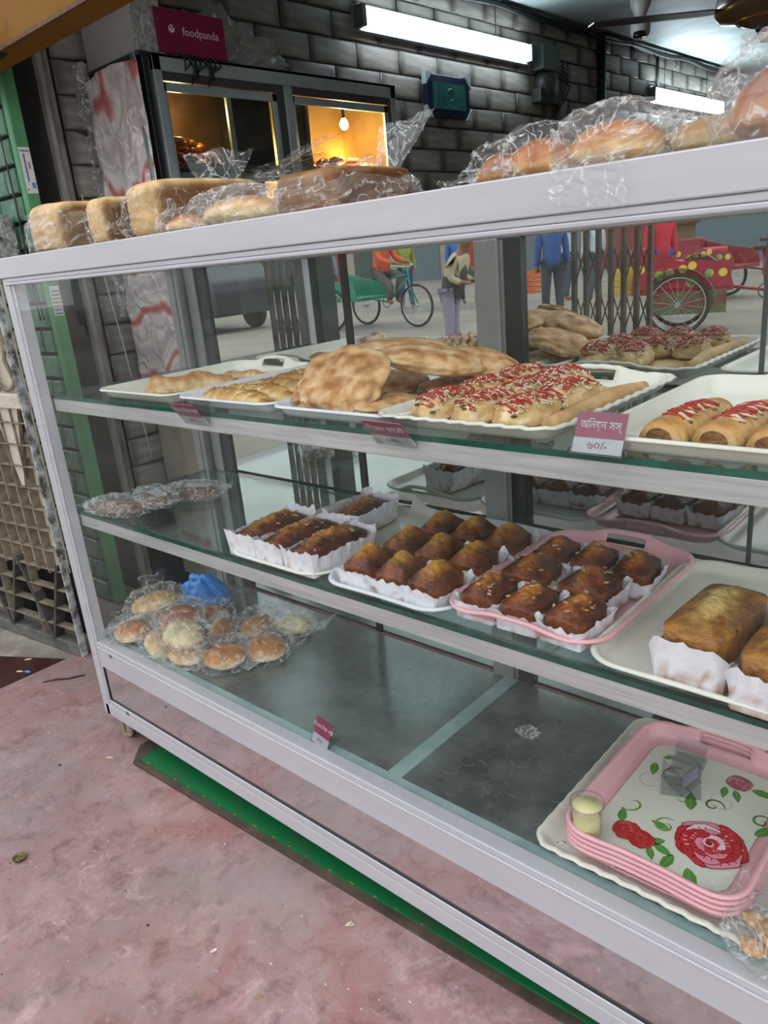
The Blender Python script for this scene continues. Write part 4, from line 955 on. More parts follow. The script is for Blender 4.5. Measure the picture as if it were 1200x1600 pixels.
# ------------------------------------------------------------------ bagged goods
def bag_mesh(rx, ry, rz, seed, flap=None, name='bag', m=None, nu=34, nv=20, amp=.10, e=.7):
    """loose crinkled bag hull around contents sitting on z=0; flap: list of (angle, length, width, rise)"""
    b = MB()
    def fn(u, v):
        th = 2*pi*u; ph = pi*(v-.5); cx, cy, cz = cos(ph)*cos(th), cos(ph)*sin(th), sin(ph)
        cx, cy = (math.copysign(abs(a)**e, a) for a in (cx, cy))
        r1 = abs(nz(cx*3+seed, cy*3, cz*3)); r2 = abs(nz(cx*6.5+seed, cy*6.5, cz*6))
        n = 1.05 + amp*(1-3*r1) + amp*.5*(1-4*r2)
        return (rx*cx*n, ry*cy*n, max(-.0008, rz*(cz*n*.75 + .5)))
    b.grid(fn, nu, nv, wrapu=True)
    for (a, L_, wd, rise, *bf) in (flap or []):
        bf = bf[0] if bf else .5
        def ff(u, v):
            s = (u-.5)*2*wd*(.45 + .55*v); d = L_*v; n = .008*nz(u*3, v*3, seed) + .003*nz(u*9, v*8, seed+2)
            x0, y0 = rx*.8*cos(a), ry*.8*sin(a)
            return (x0 + d*cos(a) - s*sin(a), y0 + d*sin(a) + s*cos(a), max(.001, rz*bf + rise*.8*v + n*(.4+v) - .012*abs(sin(u*5))*(1-v)))
        b.grid(ff, 14, 8)
    return b.mesh(name, m or BAG, smooth=False)
def bun(label, x, y, z, rot, seed, rx=.054, ry=.047, rz=.032, top='#c98a48', side='#f0deb4', flap=None, grp='bagged soft buns', bagm=None, nm='bagged_bun'):
    t = thing(nm, label, 'bun', (x, y, z), rot, grp); b = MB()
    A, B_ = lin(top), lin(side)
    blob(b, rx, ry, rz, seed, top, side, amp=.06, fr=1.5, flat=.45, cfn=lambda p, k, cz: mixc(B_, A, max(0, min(1, (cz-.05)*2.6 + .5*k))), nu=28, nv=16)
    b.obj('bun', FOODG, t, smooth=True, vc=True, fix=False)
    inst('plastic_bag', bag_mesh(rx*1.16, ry*1.16, rz*1.5, seed, flap, m=bagm), t, (0, 0, 0)); return t
bz = DK + .004
bun('bagged bun lowest at the far left corner of the bottom deck', .115, .075, bz, (0, 0, .4), 1, flap=[(2.5, .05, .03, .03)])
bun('pale bagged bun second from the left in the bottom row', .235, .085, bz, (0, .35, .1), 2, top='#d9b77a', flap=[(-1.2, .04, .03, 0)])
bun('flat pale bagged bun low in the middle of the pile', .345, .090, bz, (0, .1, .6), 3, top='#d6a562', flap=[(-.9, .05, .03, 0)])
bun('glossy brown topped bagged bun at the front right of the pile', .438, .130, bz, (.05, 0, 1.0), 4, rx=.052, flap=[(1.5, .05, .03, .02)])
bun('bagged bun with a white slip under it, rightmost of the pile', .492, .215, bz, (.1, .0, .2), 5, top='#c78a4a', flap=[(.4, .06, .035, .03), (2.0, .04, .03, .03)])
bun('bagged bun at the back right of the pile', .385, .275, bz, (.1, 0, 2.2), 6, flap=[(1.8, .07, .04, .05)])
bun('bagged bun standing on its edge in the middle of the pile', .325, .190, bz+.012, (.2, 1.25, .5), 7, top='#c08040', rx=.046, flap=[(2.6, .05, .03, .03)])
bun('bagged bun stacked high on the pile with a white highlight on its wrap', .255, .135, bz+.052, (.15, -.1, .8), 8, top='#b06a34', flap=[(2.9, .06, .04, .03), (-.8, .03, .03, .0)])
bun('pale long bagged bun lying on top at the left of the pile', .165, .125, bz+.078, (0, -.15, .9), 9, rx=.062, ry=.038, top='#c9a468', side='#ead9b0', flap=[(1.6, .06, .04, .05)])
bun('pale upside down bagged bun in the centre front of the pile', .325, .095, bz+.045, (.2, .2, .2), 10, rx=.056, top='#e6dbb4', side='#c98a50', flap=[(-.6, .05, .035, -.01)])
bun('bagged bun half hidden behind the left of the pile', .10, .19, bz, (0, .2, .2), 12, flap=[(2.2, .05, .03, .04)])
bun('bagged bun half hidden behind the middle of the pile', .22, .24, bz, (0, .1, 1.2), 13, flap=[(1.2, .05, .03, .04)])
bun('pale yellow cream bun in a loose bag behind the right of the pile', .455, .335, bz, (0, 0, .3), 14, rx=.05, ry=.035, rz=.028, top='#efe6b8', side='#e2d59c', flap=[(0, .07, .05, .03), (2.8, .06, .04, .05)], bagm=BAGH)
tag(MB().add([(-.035,-.02,0),(.035,-.02,0),(.03,.02,.001),(-.03,.02,.001)], [(0,1,2,3)]).obj('paper_slip', mat('white_slip', '#cfd0d6', .5, c2='#8f93a0', scale=60), solid=.0006), 'small white paper slip under the rightmost bagged bun', 'paper slip').location = (.478, .158, DK+.0035)
# flat dark bagged loaves on the middle shelf
def flatpack(label, x, y, z, rx, ry, rz, rot, seed, col='#6b4a38', c2='#94705a', slip=False):
    t = thing('bagged_flat_bread', label, 'bread', (x, y, z), rot, 'dark bagged flat breads'); b = MB()
    blob(b, rx, ry, rz, seed, col, c2, '#a98266', amp=.10, flat=.5, e=.8); b.obj('bread', FOOD, t, smooth=True, vc=True, fix=False)
    inst('plastic_bag', bag_mesh(rx*1.15, ry*1.15, rz*1.7, seed, [(pi, .05, ry*.8, .0), (.3, .04, ry*.7, .01)], m=BAGH), t)
    if slip: MB().add([(-rx*.2,-ry*.5,rz*1.75),(rx*.7,-ry*.3,rz*1.6),(rx*.6,ry*.5,rz*1.6),(-rx*.3,ry*.3,rz*1.8)], [(0,1,2,3)]).obj('paper_slip', mat('white_slip', '#cfd0d6', .5), t, solid=.0006)
    return t
flatpack('dark bagged flat bread nearest the front glass on the middle shelf', .165, .085, S2+.002, .078, .042, .018, (0, 0, .25), 3)
flatpack('dark bagged flat bread with a white slip lying over the first', .225, .150, S2+.016, .072, .036, .016, (0, .0, -.25), 4, slip=True)
flatpack('dark bagged flat bread with a white slip at the back near the mirror', .245, .245, S2+.004, .07, .036, .018, (0, 0, .5), 5, slip=True)
# blue bag on the deck near the end pane
t = thing('blue_bag', 'crumpled bright blue plastic bag behind the bagged buns', 'bag', (.10, .315, DK)); b = MB()
blob(b, .085, .05, .075, 4, '#2b7fd0', '#2b7fd0', amp=.22, fr=2.4, flat=.2, nu=40, nv=20); b.obj('film', mat('blue_polythene', '#1f72c4', .3, c2='#3d94e0', scale=20, bump=.8, bscale=25), t, fix=False, smooth=True)
# snack packet at the right edge
t = thing('snack_packet', 'clear packet of small golden toasts at the lower right corner', 'packet', (1.69, .065, DK + .02)); b = MB(); rr = random.Random(4)
for k in range(7):
    o = MB(); blob(o, .017, .012, .008, k, '#d79a50', '#f0d6a0', amp=.2); o = o.obj('toast', FOODG, t, smooth=True, vc=True, fix=False); o.location = (rr.uniform(-.035, .03), rr.uniform(-.03, .04), .008*(k % 4)); o.rotation_euler = (rr.random(), rr.random(), rr.random()*3)
inst('plastic_bag', bag_mesh(.055, .055, .038, 8, [(2.6, .05, .04, .02)], m=BAGH), t, (0, 0, -.006))
# ------------------------------------------------------------------ warming cabinet
CA = mat('blue_grey_aluminium', '#a3b2b4', .4, .25, c2='#8b9a9c', scale=6); CX0, CX1, CY0, CY1, CZ0, CZ1 = -.745, -.42, .745, 1.955, .75, 1.79
wc = thing('warming_cabinet', 'tall glass-doored warming cabinet lit by a warm bulb behind the display case', 'cabinet', (0, 0, 0))
def cw(name, m, *a, bev=.002, parent=None, **k):
    b = MB()
    for q in (a if isinstance(a[0], (tuple, list)) else [a]): b.box(*q)
    return b.obj(name, m, parent or wc, bev=bev, **k)
DKI = mat('dark_cabinet_interior', '#1b2020', .4); STI = mat('warm_steel_interior', '#a88a5c', .28, .7, c2='#7d6238', scale=5)
cw('side_panel', DKI, (CX0, CX1-.004, CY0+.012, CY0+.03, CZ0, CZ1)); cw('back_panel', STI, (CX0, CX0+.01, CY0, CY1, CZ0, CZ1)); cw('top_panel', DKI, (CX0, CX1, CY0, CY1, CZ1-.012, CZ1)); cw('bottom_panel', CA, (CX0, CX1, CY0, CY1, CZ0, CZ0+.03))
cw('side_panel', STI, (CX0, CX1-.02, CY1-.012, CY1, CZ0, CZ1)); cw('partition', DKI, (CX0+.01, CX1-.10, 1.26, 1.272, CZ0, CZ1-.02))
cw('corner_post', CA, (CX1-.03, CX1, CY0+.045, CY0+.075, CZ0, CZ1)); cw('corner_post', mat('dark_channel', '#3e4142'), (CX1-.034, CX1-.012, CY0+.03, CY0+.045, CZ0, CZ1))
cw('corner_post', CA, (CX1-.03, CX1, CY1-.032, CY1, CZ0, CZ1)); cw('corner_post', mat('dark_channel', '#3e4142'), (CX1-.02, CX1-.004, CY1-.045, CY1-.032, CZ0, CZ1))
cw('top_rail', CA, (CX1-.03, CX1, CY0+.045, CY1, CZ1-.05, CZ1)); cw('track', mat('dark_channel', '#3e4142'), (CX1-.03, CX1-.01, CY0+.07, CY1-.03, CZ1-.075, CZ1-.05))
cw('bottom_rail', CA, (CX1-.03, CX1, CY0+.045, CY1, CZ0, CZ0+.06)); cw('mid_post', CA, (CX1-.03, CX1-.002, 1.335, 1.372, CZ0, CZ1-.05)); cw('mid_post', mat('dark_channel', '#3e4142'), (CX1-.03, CX1-.008, 1.30, 1.335, CZ0, CZ1-.05))
CG = glass('cabinet_glass', '#dfe8e6', 1.5, 0, .8, dirt=.04)
for (y0, y1) in ((CY0+.078, 1.30), (1.375, CY1-.045)):
    d = cw('sliding_door', CA, (CX1-.022, CX1-.010, y0, y1, CZ1-.105, CZ1-.078), (CX1-.022, CX1-.010, y0, y1, CZ0+.06, CZ0+.09), (CX1-.022, CX1-.010, y0, y0+.012, CZ0+.06, CZ1-.078), (CX1-.022, CX1-.010, y1-.022, y1, CZ0+.06, CZ1-.078))
    cw('pane', CG, (CX1-.018, CX1-.014, y0+.012, y1-.022, CZ0+.09, CZ1-.105), bev=0, parent=d)
cw('inner_frame', CA, (CX1-.05, CX1-.036, 1.09, 1.11, 1.45, 1.70), (CX1-.05, CX1-.036, CY0+.08, 1.30, 1.425, 1.45))
cw('inner_frame', mat('dull_steel', '#6b6a62', .3, .6), (CX1-.06, CX1-.045, 1.47, 1.485, 1.40, 1.70)); cw('dark_pane', DKI, (CX1-.06, CX1-.055, 1.375, 1.47, CZ0+.05, 1.70))
cw('dark_pane', DKI, (CX1-.06, CX1-.055, 1.11, 1.30, 1.45, 1.70))
SHS = mat('cabinet_steel_shelf', '#8a8478', .3, .7)
cw('shelf', SHS, (CX0+.01, CX1-.04, CY0+.02, CY1-.012, 1.462, 1.478)); cw('shelf', SHS, (CX0+.01, CX1-.04, CY0+.02, CY1-.012, 1.15, 1.166)); cw('shelf', SHS, (CX0+.01, CX1-.04, CY0+.02, CY1-.012, 1.31, 1.322))
BULB = MB().lathe([(0,0),(.009,.002),(.016,.012),(.018,.022),(.014,.034),(.007,.044),(0,.046)], 16, (0,0,0)).obj('bulb', mat('glowing_bulb', '#ffffff', .5, emis='#ffcf7a', estr=60), wc, smooth=True); BULB.location = (-.56, 1.775, 1.635)
MB().tube([(-.56, 1.775, 1.68), (-.56, 1.775, CZ1-.01)], .006, 6).obj('bulb_cord', BLACK, wc)
ld = bpy.data.lights.new('bulb_light', 'POINT'); ld.energy = 14.0; ld.color = (1, .62, .26); ld.shadow_soft_size = .02; lo = bpy.data.objects.new('bulb_light', ld); COL.objects.link(lo); lo.location = (-.53, 1.775, 1.60)
b2 = BULB.copy(); COL.objects.link(b2); b2.location = (-.60, 1.72, 1.41)
ld = bpy.data.lights.new('bulb_light', 'POINT'); ld.energy = 9.0; ld.color = (1, .6, .25); ld.shadow_soft_size = .02; lo = bpy.data.objects.new('bulb_light', ld); COL.objects.link(lo); lo.location = (-.58, 1.68, 1.40)
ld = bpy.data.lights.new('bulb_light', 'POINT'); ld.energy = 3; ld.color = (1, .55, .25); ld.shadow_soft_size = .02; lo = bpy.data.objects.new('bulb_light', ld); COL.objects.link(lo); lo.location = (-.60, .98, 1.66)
def swirl_mat():
    m = bpy.data.materials.new('printed_crinkled_film'); t = nt(m); N = t.nodes.new; L = t.links.new
    out = N('ShaderNodeOutputMaterial'); b = N('ShaderNodeBsdfPrincipled'); L(b.outputs[0], out.inputs[0]); b.inputs['Roughness'].default_value = .18; b.inputs['Specular IOR Level'].default_value = .9
    tc = N('ShaderNodeTexCoord'); w = N('ShaderNodeTexWave'); w.wave_type = 'RINGS'; w.inputs['Scale'].default_value = 3.2; w.inputs['Distortion'].default_value = 9; w.inputs['Detail'].default_value = 2; w.inputs['Detail Scale'].default_value = 1.2
    mp = N('ShaderNodeMapping'); mp.inputs['Location'].default_value = (.56, 0, -1.52); mp.inputs['Scale'].default_value = (1, 1, .6); L(tc.outputs['Object'], mp.inputs[0]); L(mp.outputs[0], w.inputs['Vector'])
    r = N('ShaderNodeValToRGB'); e = r.color_ramp.elements; e[0].position = .0; e[0].color = lin('#b86a68'); e[1].position = 1; e[1].color = lin('#b4a8aa')
    for p, c in ((.10, '#cfa4a2'), (.16, '#cfc8c6'), (.6, '#c6bfbd'), (.72, '#b3abaa'), (.8, '#cdc6c4')): k = e.new(p); k.color = lin(c)
    L(w.outputs[0], r.inputs[0]); n = N('ShaderNodeTexNoise'); n.inputs['Scale'].default_value = 9; n.inputs['Distortion'].default_value = 2; L(tc.outputs['Object'], n.inputs['Vector'])
    bp = N('ShaderNodeBump'); bp.inputs['Strength'].default_value = .8; bp.inputs['Distance'].default_value = .02; L(n.outputs[0], bp.inputs['Height']); L(bp.outputs[0], b.inputs['Normal']); L(r.outputs[0], b.inputs['Base Color']); return m
def wr(u, v):
    x = CX0 - .01 + .33*u; z = CZ0 + .02 + (CZ1 - CZ0 - .05 + .02*sin(u*3))*v
    return (x, CY0 - .006 + .008*nz(u*5, v*7, 1) + .005*nz(u*13, v*16, 2), z)
MB().grid(wr, 24, 60).obj('printed_film_cover', swirl_mat(), wc, solid=.001, smooth=True)['label'] = 'crinkled shiny film printed with red and white swirls'
cw('chrome_strip', mat('chrome_strip', '#c9d4d8', .12, .9), (CX1-.045, CX1-.020, CY0-.004, CY0+.004, CZ0, CZ1))
def ov(u, v): return (CX0 - .05 + .09*u, CY0 - .02 + .03*nz(u*3, v*4), CZ0 + .25 + .82*v)
MB().grid(ov, 8, 30).obj('loose_film', BAGH, wc)
# pastries inside
rr = random.Random(6); protos = []
for k in range(3):
    b = MB(); blob(b, .034, .024, .018, 30+k, '#c9702c', '#d99248', '#8a4516', amp=.2, fr=2.5, nu=18, nv=10); protos.append(b.mesh('warm_pastry', FOODG, smooth=True, vc=True))
def pile(n, y0, y1, z, where, levels=2):
    for k in range(n):
        lv = k % levels; y = y0 + (y1-y0)*rr.random(); x = rr.uniform(CX0+.08, CX1-.09)
        o = inst('warm_pastry', protos[k % 3], None, (x, y, z + .022*lv), (0, 0, rr.random()*3)); tag(o, 'small orange-brown pastry in the pile on the %s of the warming cabinet' % where, 'pastry', 'pastries on the %s of the warming cabinet' % where)
pile(30, 1.50, 1.90, 1.479, 'bulb-lit shelf'); pile(40, .83, 1.08, 1.479, 'left shelf', 4)
pile(14, .95, 1.28, 1.323, 'lower left shelf')
pile(10, 1.5, 1.9, 1.167, 'lowest shelf')
# stand beneath
st = thing('cabinet_stand', 'beige boxed stand under the warming cabinet', 'stand', (0, 0, 0))
MB().box(CX0, CX1-.02, CY0+.02, CY1, FZ+.04, CZ0).obj('stand_body', mat('beige_board', '#9a9386', .7, c2='#827b6e', scale=4), st, bev=.003)
for y in (CY0+.05, CY1-.05):
    for x in (CX0+.04, CX1-.06): MB().box(x-.02, x+.02, y-.02, y+.02, FZ, FZ+.04).obj('foot', BLK2, st)
tag(MB().tube([(-.775,.66,1.42),(-.76,.67,1.2),(-.745,.69,.9),(-.73,.70,.6),(-.70,.69,.48)], .0022, 5).obj('hanging_wire', mat('pale_wire', '#b9b5aa', .5), smooth=True), 'thin pale wire hanging beside the tiled wall left of the warming cabinet', 'wire')
tag(MB().tube([(-.787,.70,1.62),(-.785,.73,1.615),(-.785,.76,1.62),(-.785,.785,1.612)], [.006,.009,.006,.008], 6).obj('wall_hook', mat('rusty_iron', '#4b382a'), smooth=True), 'small rusty metal hook bolted to the tiled wall', 'hook')
# on top of the cabinet
t = thing('wrapped_carton', 'grey carton wrapped in shiny crinkled film on top of the warming cabinet', 'carton', (-.585, .80, CZ1)); 
def rect_box(t, w, d, h, m, name='carton_body'): return MB().box(-w/2, w/2, -d/2, d/2, 0, h).obj(name, m, t, bev=.004)
rect_box(t, .30, .10, .15, mat('grey_carton', '#7a7674', .6, c2='#8a8684', scale=6, bump=.3, bscale=12))
def fw(u, v): return (.153 + .004*nz(u*9, v*9), -.05 + .10*u, .15*v)
MB().grid(lambda u, v: (.152 + .005*abs(nz(u*12, v*14)), -.055 + .11*u, .003 + .147*v), 16, 20).obj('film_wrap', mat('silver_crinkled_film', '#8f9292', .2, .3, c2='#c6c9c9', scale=40, bump=1, bscale=30), t, solid=.0006)
t = thing('pink_delivery_box', 'dark magenta delivery box with white lettering on top of the warming cabinet', 'box', (-.50, .965, CZ1+.004), (0, 0, 0))
MAG = mat('magenta_vinyl', '#7c0d40', .6, c2='#700b3a', scale=4)
rect_box(t, .14, .275, .128, MAG, 'box_body')
LW = mat('white_vinyl_lettering', '#d8c6cf', .6)
text('foodpanda', .034, LW, t, (.0712, .035, .068), (pi/2, 0, pi/2), name='lettering')
lg = MB().lathe([(0,0),(.0115,0),(.0115,.0006),(0,.0006)], 24, (0,0,0), axis='X').obj('round_logo', LW, t); lg.location = (.0705, -.077, .072)
b = MB()
for (y, z, r) in ((-.0045, .003, .0030), (.0045, .003, .0030), (0, -.003, .0016), (-.0085, .0085, .0030), (.0085, .0085, .0030)): b.lathe([(0,.0007),(r,.0007),(r,.0011),(0,.0011)], 12, (0, y, z), axis='X')
b.obj('logo_marks', MAG, lg)
b = MB(); rr = random.Random(12)
for k in range(7):
    y = .90 + .02*k; b.tube([(-.425, y, CZ1+.004), (-.405, y+.006, CZ1-.01), (-.405, y + .03*sin(k*2), CZ1-.045 - .02*(k % 3)), (-.41, y+.03, CZ1-.02), (-.43, y+.035, CZ1+.002)], .0032, 6)
tag(b.obj('wire_tangle', mat('dark_green_wire', '#16201c', .5), smooth=True), 'tangle of dark wire hanging over the top edge of the warming cabinet', 'wire')
t = thing('plastic_sheet_heap', 'heap of crumpled clear plastic behind the pink box', 'plastic heap', (-.64, 1.20, CZ1)); b = MB(); blob(b, .10, .30, .16, 9, '#8a8c88', '#8a8c88', amp=.5, fr=3, flat=.2, nu=50, nv=26)
b.obj('film', mat('grey_crumpled_plastic', '#777a76', .22, c2='#9a9d98', scale=10, bump=1, bscale=14), t, fix=False)
t = thing('blue_plastic_bag', 'dark blue plastic bag above the wrapped carton at the top edge', 'bag', (-.60, .86, CZ1+.152)); b = MB(); blob(b, .09, .07, .05, 3, '#16226a', '#16226a', amp=.4, fr=3, flat=.2); b.obj('film', mat('dark_blue_plastic', '#14206a', .3, bump=.6, bscale=20), t, fix=False)
# ------------------------------------------------------------------ bread on top of the case
TZ = 1.2
def loaf(label, x, y, w, l, h, rz, seed, flap, bag=True, col='#e3c08a', side='#7a4f22', grp=None, m=None, tall=1.25):
    t = thing('bagged_loaf', label, 'bread', (x, y, TZ), (0, 0, rz), grp); b = MB(); A, B_, C_ = lin(col), lin(side), lin('#f0dcb0')
    def cf(p, k, cz):
        sd = abs(p[0])/(w/2); en = abs(p[1])/(l/2); c = mixc(A, B_, (sd-.86)*9 if en < .95 else 0); return mixc(c, C_, max(0, k)*.5)  # sides are brown crust, darkened further to paint in their shading
    blob(b, w/2, l/2, h*.62, seed, col, side, amp=.02, fr=2, flat=.60, e=.3, ez=.35, cfn=cf, nu=56, nv=30)
    b.obj('loaf', FOOD, t, smooth=True, vc=True, fix=False)
    if bag: inst('plastic_bag', bag_mesh(w/2*1.10, l/2*1.06, h*.70, seed, flap, e=.35, amp=.07, m=m), t)
    return t
loaf('bagged square loaf at the far left end of the case top', .125, .155, .125, .20, .105, .08, 1, [(2.2, .05, .06, .06), (.3, .10, .07, -.02, 1.35), (1.4, .12, .07, .03, 1.35), (3.3, .05, .06, -.09, 1.3)], m=BAGH)
loaf('narrow pale bagged loaf standing between the two square loaves', .352, .125, .062, .13, .092, .0, 2, [(1.5, .05, .03, .03)])
loaf('bagged square loaf with a brown side, second from the left end', .487, .225, .105, .29, .108, 0, 3, [(1.35, .20, .09, .11, 1.3), (2.4, .08, .08, .10, 1.3), (.5, .20, .10, .03, 1.35)])
loaf('brown bagged loaf right of the bag of round buns, before the warm cabinet', .925, .20, .15, .20, .070, .0, 4, [(1.3, .05, .085, .11, 1.2), (2.3, .06, .06, .05, 1.1)], col='#8d6238', side='#6a4524', m=BAGH)  # brown colours paint in this loaf's shadow side
loaf('bagged pale loaf lying behind the others below the cabinet door', .70, .365, .19, .09, .085, .3, 6, [(1.5, .10, .06, .09, 1.0), (2.6, .08, .05, .08, .9)], col='#d9b070')
bb = dict(rx=.05, ry=.04, rz=.024)
o = bun('small golden bagged bun in front of the brown sided loaf', .628, .09, TZ, (0, 0, .1), 21, rx=.050, ry=.035, rz=.022, top='#c8884a', flap=[(2.9, .03, .02, .01)], grp=None)
o = bun('clear bag of pale round buns in the middle of the left bread group', .775, .095, TZ, (0, 0, .1), 22, rx=.085, ry=.045, rz=.032, top='#d6a668', side='#e3d8ac', flap=[(.5, .04, .03, .03), (2.8, .03, .03, .02)], grp=None, bagm=BAGH)
bun('small brown bun in a long clear bag, first of the right bread group', 1.30, .10, TZ, (0, 0, .2), 23, rx=.036, ry=.03, rz=.026, top='#a8622a', side='#d39a58', flap=[(pi, .05, .03, -.01), (.2, .05, .03, .0)], grp=None)
bun('orange glazed bun in a clear bag beside the small brown bun', 1.362, .085, TZ, (0, 0, .5), 24, rx=.042, ry=.035, rz=.030, top='#b9692c', side='#e0b070', flap=[(1.2, .05, .03, .02), (-2.8, .06, .03, -.01)], grp=None)
bun('large golden loaf in a bag whose flap hangs over the fascia', 1.455, .085, TZ, (0, 0, .2), 25, rx=.052, ry=.045, rz=.034, top='#c07c38', side='#e6be80', flap=[(.9, .06, .03, .02)], grp=None, bagm=BAGH)
def hang(u, v):
    x = 1.425 + .085*u + .012*nz(u*3, v*3); z = TZ + .012 - .045*v - .012*u*v + .004*nz(u*9, v*4, 4); return (x, -.008 - .006*v + .004*nz(u*11, v*9, 5) + (.02 if v < .05 else 0), z)
o = [q for q in bpy.data.objects if q.get('label', '').startswith('large golden loaf in a bag whose')][0]
hb_ = MB().grid(hang, 16, 10).obj('hanging_flap', BAGH, o); hb_.matrix_parent_inverse = Matrix.LocRotScale(o.location, o.rotation_euler, o.scale).inverted()
bun('pale round loaf in a cloudy bag behind the large golden loaf', 1.545, .13, TZ, (0, 0, .1), 26, rx=.055, ry=.045, rz=.028, top='#c99c66', side='#dcc498', flap=[(1.0, .09, .05, .03)], grp=None, bagm=BAGH)
bun('big pinkish brown loaf in a glossy bag at the upper right edge', 1.640, .085, TZ, (0, 0, .4), 27, rx=.065, ry=.055, rz=.050, top='#a5643e', side='#c89470', flap=[(2.0, .05, .04, .05)], grp=None, bagm=BAGH)
# ------------------------------------------------------------------ floor bits
t = thing('floor_cover_plate', 'green painted steel floor plate with a dark rim under the case', 'floor plate', (.165, -.040, FZ), (0, 0, .055))
MB().add([(-.03,.055,0),(.02,.0,0),(1.6,-.02,0),(1.6,.42,0),(-.03,.42,0),(-.03,.055,.006),(.02,.0,.006),(1.6,-.02,.006),(1.6,.42,.006),(-.03,.42,.006)], [(0,1,2,3,4),(5,6,7,8,9),(0,1,6,5),(1,2,7,6),(2,3,8,7),(3,4,9,8),(4,0,5,9)]).obj('dark_rim', mat('dark_greasy_steel', '#3a322b', .6, c2='#5a4c40', scale=12), t)
MB().add([(.035,.016,.006),(1.6,-.002,.006),(1.6,.42,.006),(.0,.42,.006),(.035,.016,.012),(1.6,-.002,.012),(1.6,.42,.012),(.0,.42,.012)], [(0,1,2,3),(4,5,6,7),(0,1,5,4),(1,2,6,5),(2,3,7,6),(3,0,4,7)]).obj('green_plate', mat('worn_green_paint', '#12683a', .45, c2='#3c4f3c', scale=9, lo=.5, hi=.72), t)
b = MB(); rr = random.Random(2)
for k in range(16):
    x = .04 + k*.06 + rr.uniform(0, .02); b.box(x, x + rr.uniform(.004, .012), .0155 - x*.0115, .0168 - x*.0115, .012, .0124)
stuff(b.obj('yellow_paint_chips', mat('yellow_paint_chips', '#c9a040', .5), t))
t = thing('bottle_cap', 'crimped metal bottle cap on the pink floor at the left', 'bottle cap', (.275, -.378, FZ), (0, 0, .3)); b = MB(); P = []
n = 42
for (r, z, w) in ((.012, .0055, 0), (.0125, .0035, .3), (.0150, .0, 1), (.0146, .0003, 1), (.0118, .0038, .3), (0.0112, .0047, 0)): P.append((r, z, w))
vs = [((r + .0006*w*cos(21*2*pi*k/n))*cos(2*pi*k/n), (r + .0006*w*cos(21*2*pi*k/n))*sin(2*pi*k/n), .006 - z) for (r, z, w) in P for k in range(n)]
fs = [(j*n+k, j*n+(k+1) % n, (j+1)*n+(k+1) % n, (j+1)*n+k) for j in range(5) for k in range(n)] + [tuple(range(n)), tuple(range(5*n, 6*n))]
b.add(vs, fs); b.obj('cap', mat('brass_metal', '#8a7a52', .35, .8, c2='#4f4634', scale=200), t)
tag(MB().tube([(-.455,.015,FZ+.002),(-.43,.05,FZ+.003),(-.40,.075,FZ+.003),(-.375,.12,FZ+.002)], [.0015,.003,.0032,.002], 6).obj('twig', BLK2, smooth=True), 'thin dark curved stick on the pink floor near the iron grille', 'twig')
def litter(nm, lab, x, y, m, rx, ry, h, seed, rz=0, z=FZ):
    b = MB(); blob(b, rx, ry, h, seed, '#ffffff', '#ffffff', amp=.5, fr=2.5, flat=.3, nu=12, nv=8); o = b.obj(nm, m, fix=False); o.location = (x, y, z); o.rotation_euler = (0, 0, rz); return tag(o, lab, nm.replace('_', ' '))
litter('wood_chip', 'pale wood splinter on the floor beside the castor', .105, -.062, mat('pale_wood', '#c9a878', .7), .011, .003, .003, 1, .5)
litter('blue_scrap', 'small bright blue plastic scrap on the wet ground by the grille', -.575, .02, mat('blue_plastic', '#3d8ad0', .4), .012, .006, .003, 2, .3, FZ-.002)
litter('cigarette_end', 'cigarette end on the wet ground by the grille', -.60, .005, mat('cream_paper', '#d6c8a4', .7), .012, .003, .003, 3, .6, FZ-.002)
litter('cigarette_end', 'second cigarette end, nearer the grille rail', -.66, .06, mat('cream_paper', '#d6c8a4', .7), .010, .003, .003, 4, 1.0, FZ-.002)
litter('dark_pebble', 'small dark husk on the pink floor left of the castor', .02, -.16, mat('dark_husk', '#2e2220', .7), .004, .0025, .003, 5, .4)
litter('foil_scrap', 'small shiny foil scrap on the pink floor below the green plate', .995, -.058, mat('foil', '#b8ac98', .3, .7), .009, .005, .004, 6, .6)
litter('sweet_wrapper', 'tiny pink and white wrapper on the pink floor in the lower middle', .83, -.255, mat('pink_wrapper', '#c98a9c', .4, c2='#e8dce0', scale=150), .007, .0035, .003, 7, 1.2)
litter('dark_pebble', 'dark speck on the pink floor left of the wrapper', .675, -.30, mat('dark_husk', '#2e2220', .7), .003, .0025, .002, 8)
litter('leaf_scrap', 'dry leaf scrap on the pink floor near the lower middle', .97, -.265, mat('dry_leaf', '#8f8448', .6), .008, .003, .002, 9, .8)
b = MB(); rr = random.Random(21)
for k in range(130):
    x, y = rr.uniform(-.5, 1.6), rr.uniform(-.6, -.02); s = rr.uniform(.0006, .002); b.box(x, x+s*rr.uniform(1, 3), y, y+s, FZ, FZ+s*.7)
stuff(tag(b.obj('floor_grit', mat('grit', '#4a3a34', .8, c2='#d8c8bc', scale=3, lo=.48, hi=.52)), 'fine grit scattered over the worn pink floor', 'grit'))
tag(MB().add([(-.545,-.30,FZ-.0018),(-.545,.14,FZ-.0018),(-.62,.10,FZ-.0018),(-.80,.0,FZ-.0018),(-.95,-.12,FZ-.0018),(-.9,-.35,FZ-.0018)], [(0,1,2,3,4,5)]).obj('wet_stain', mat('dark_red_wet_stain', '#2c1a18', .25, c2='#4a2a26', scale=9)), 'dark red wet stain on the ground by the iron grille', 'stain')['kind'] = 'structure'
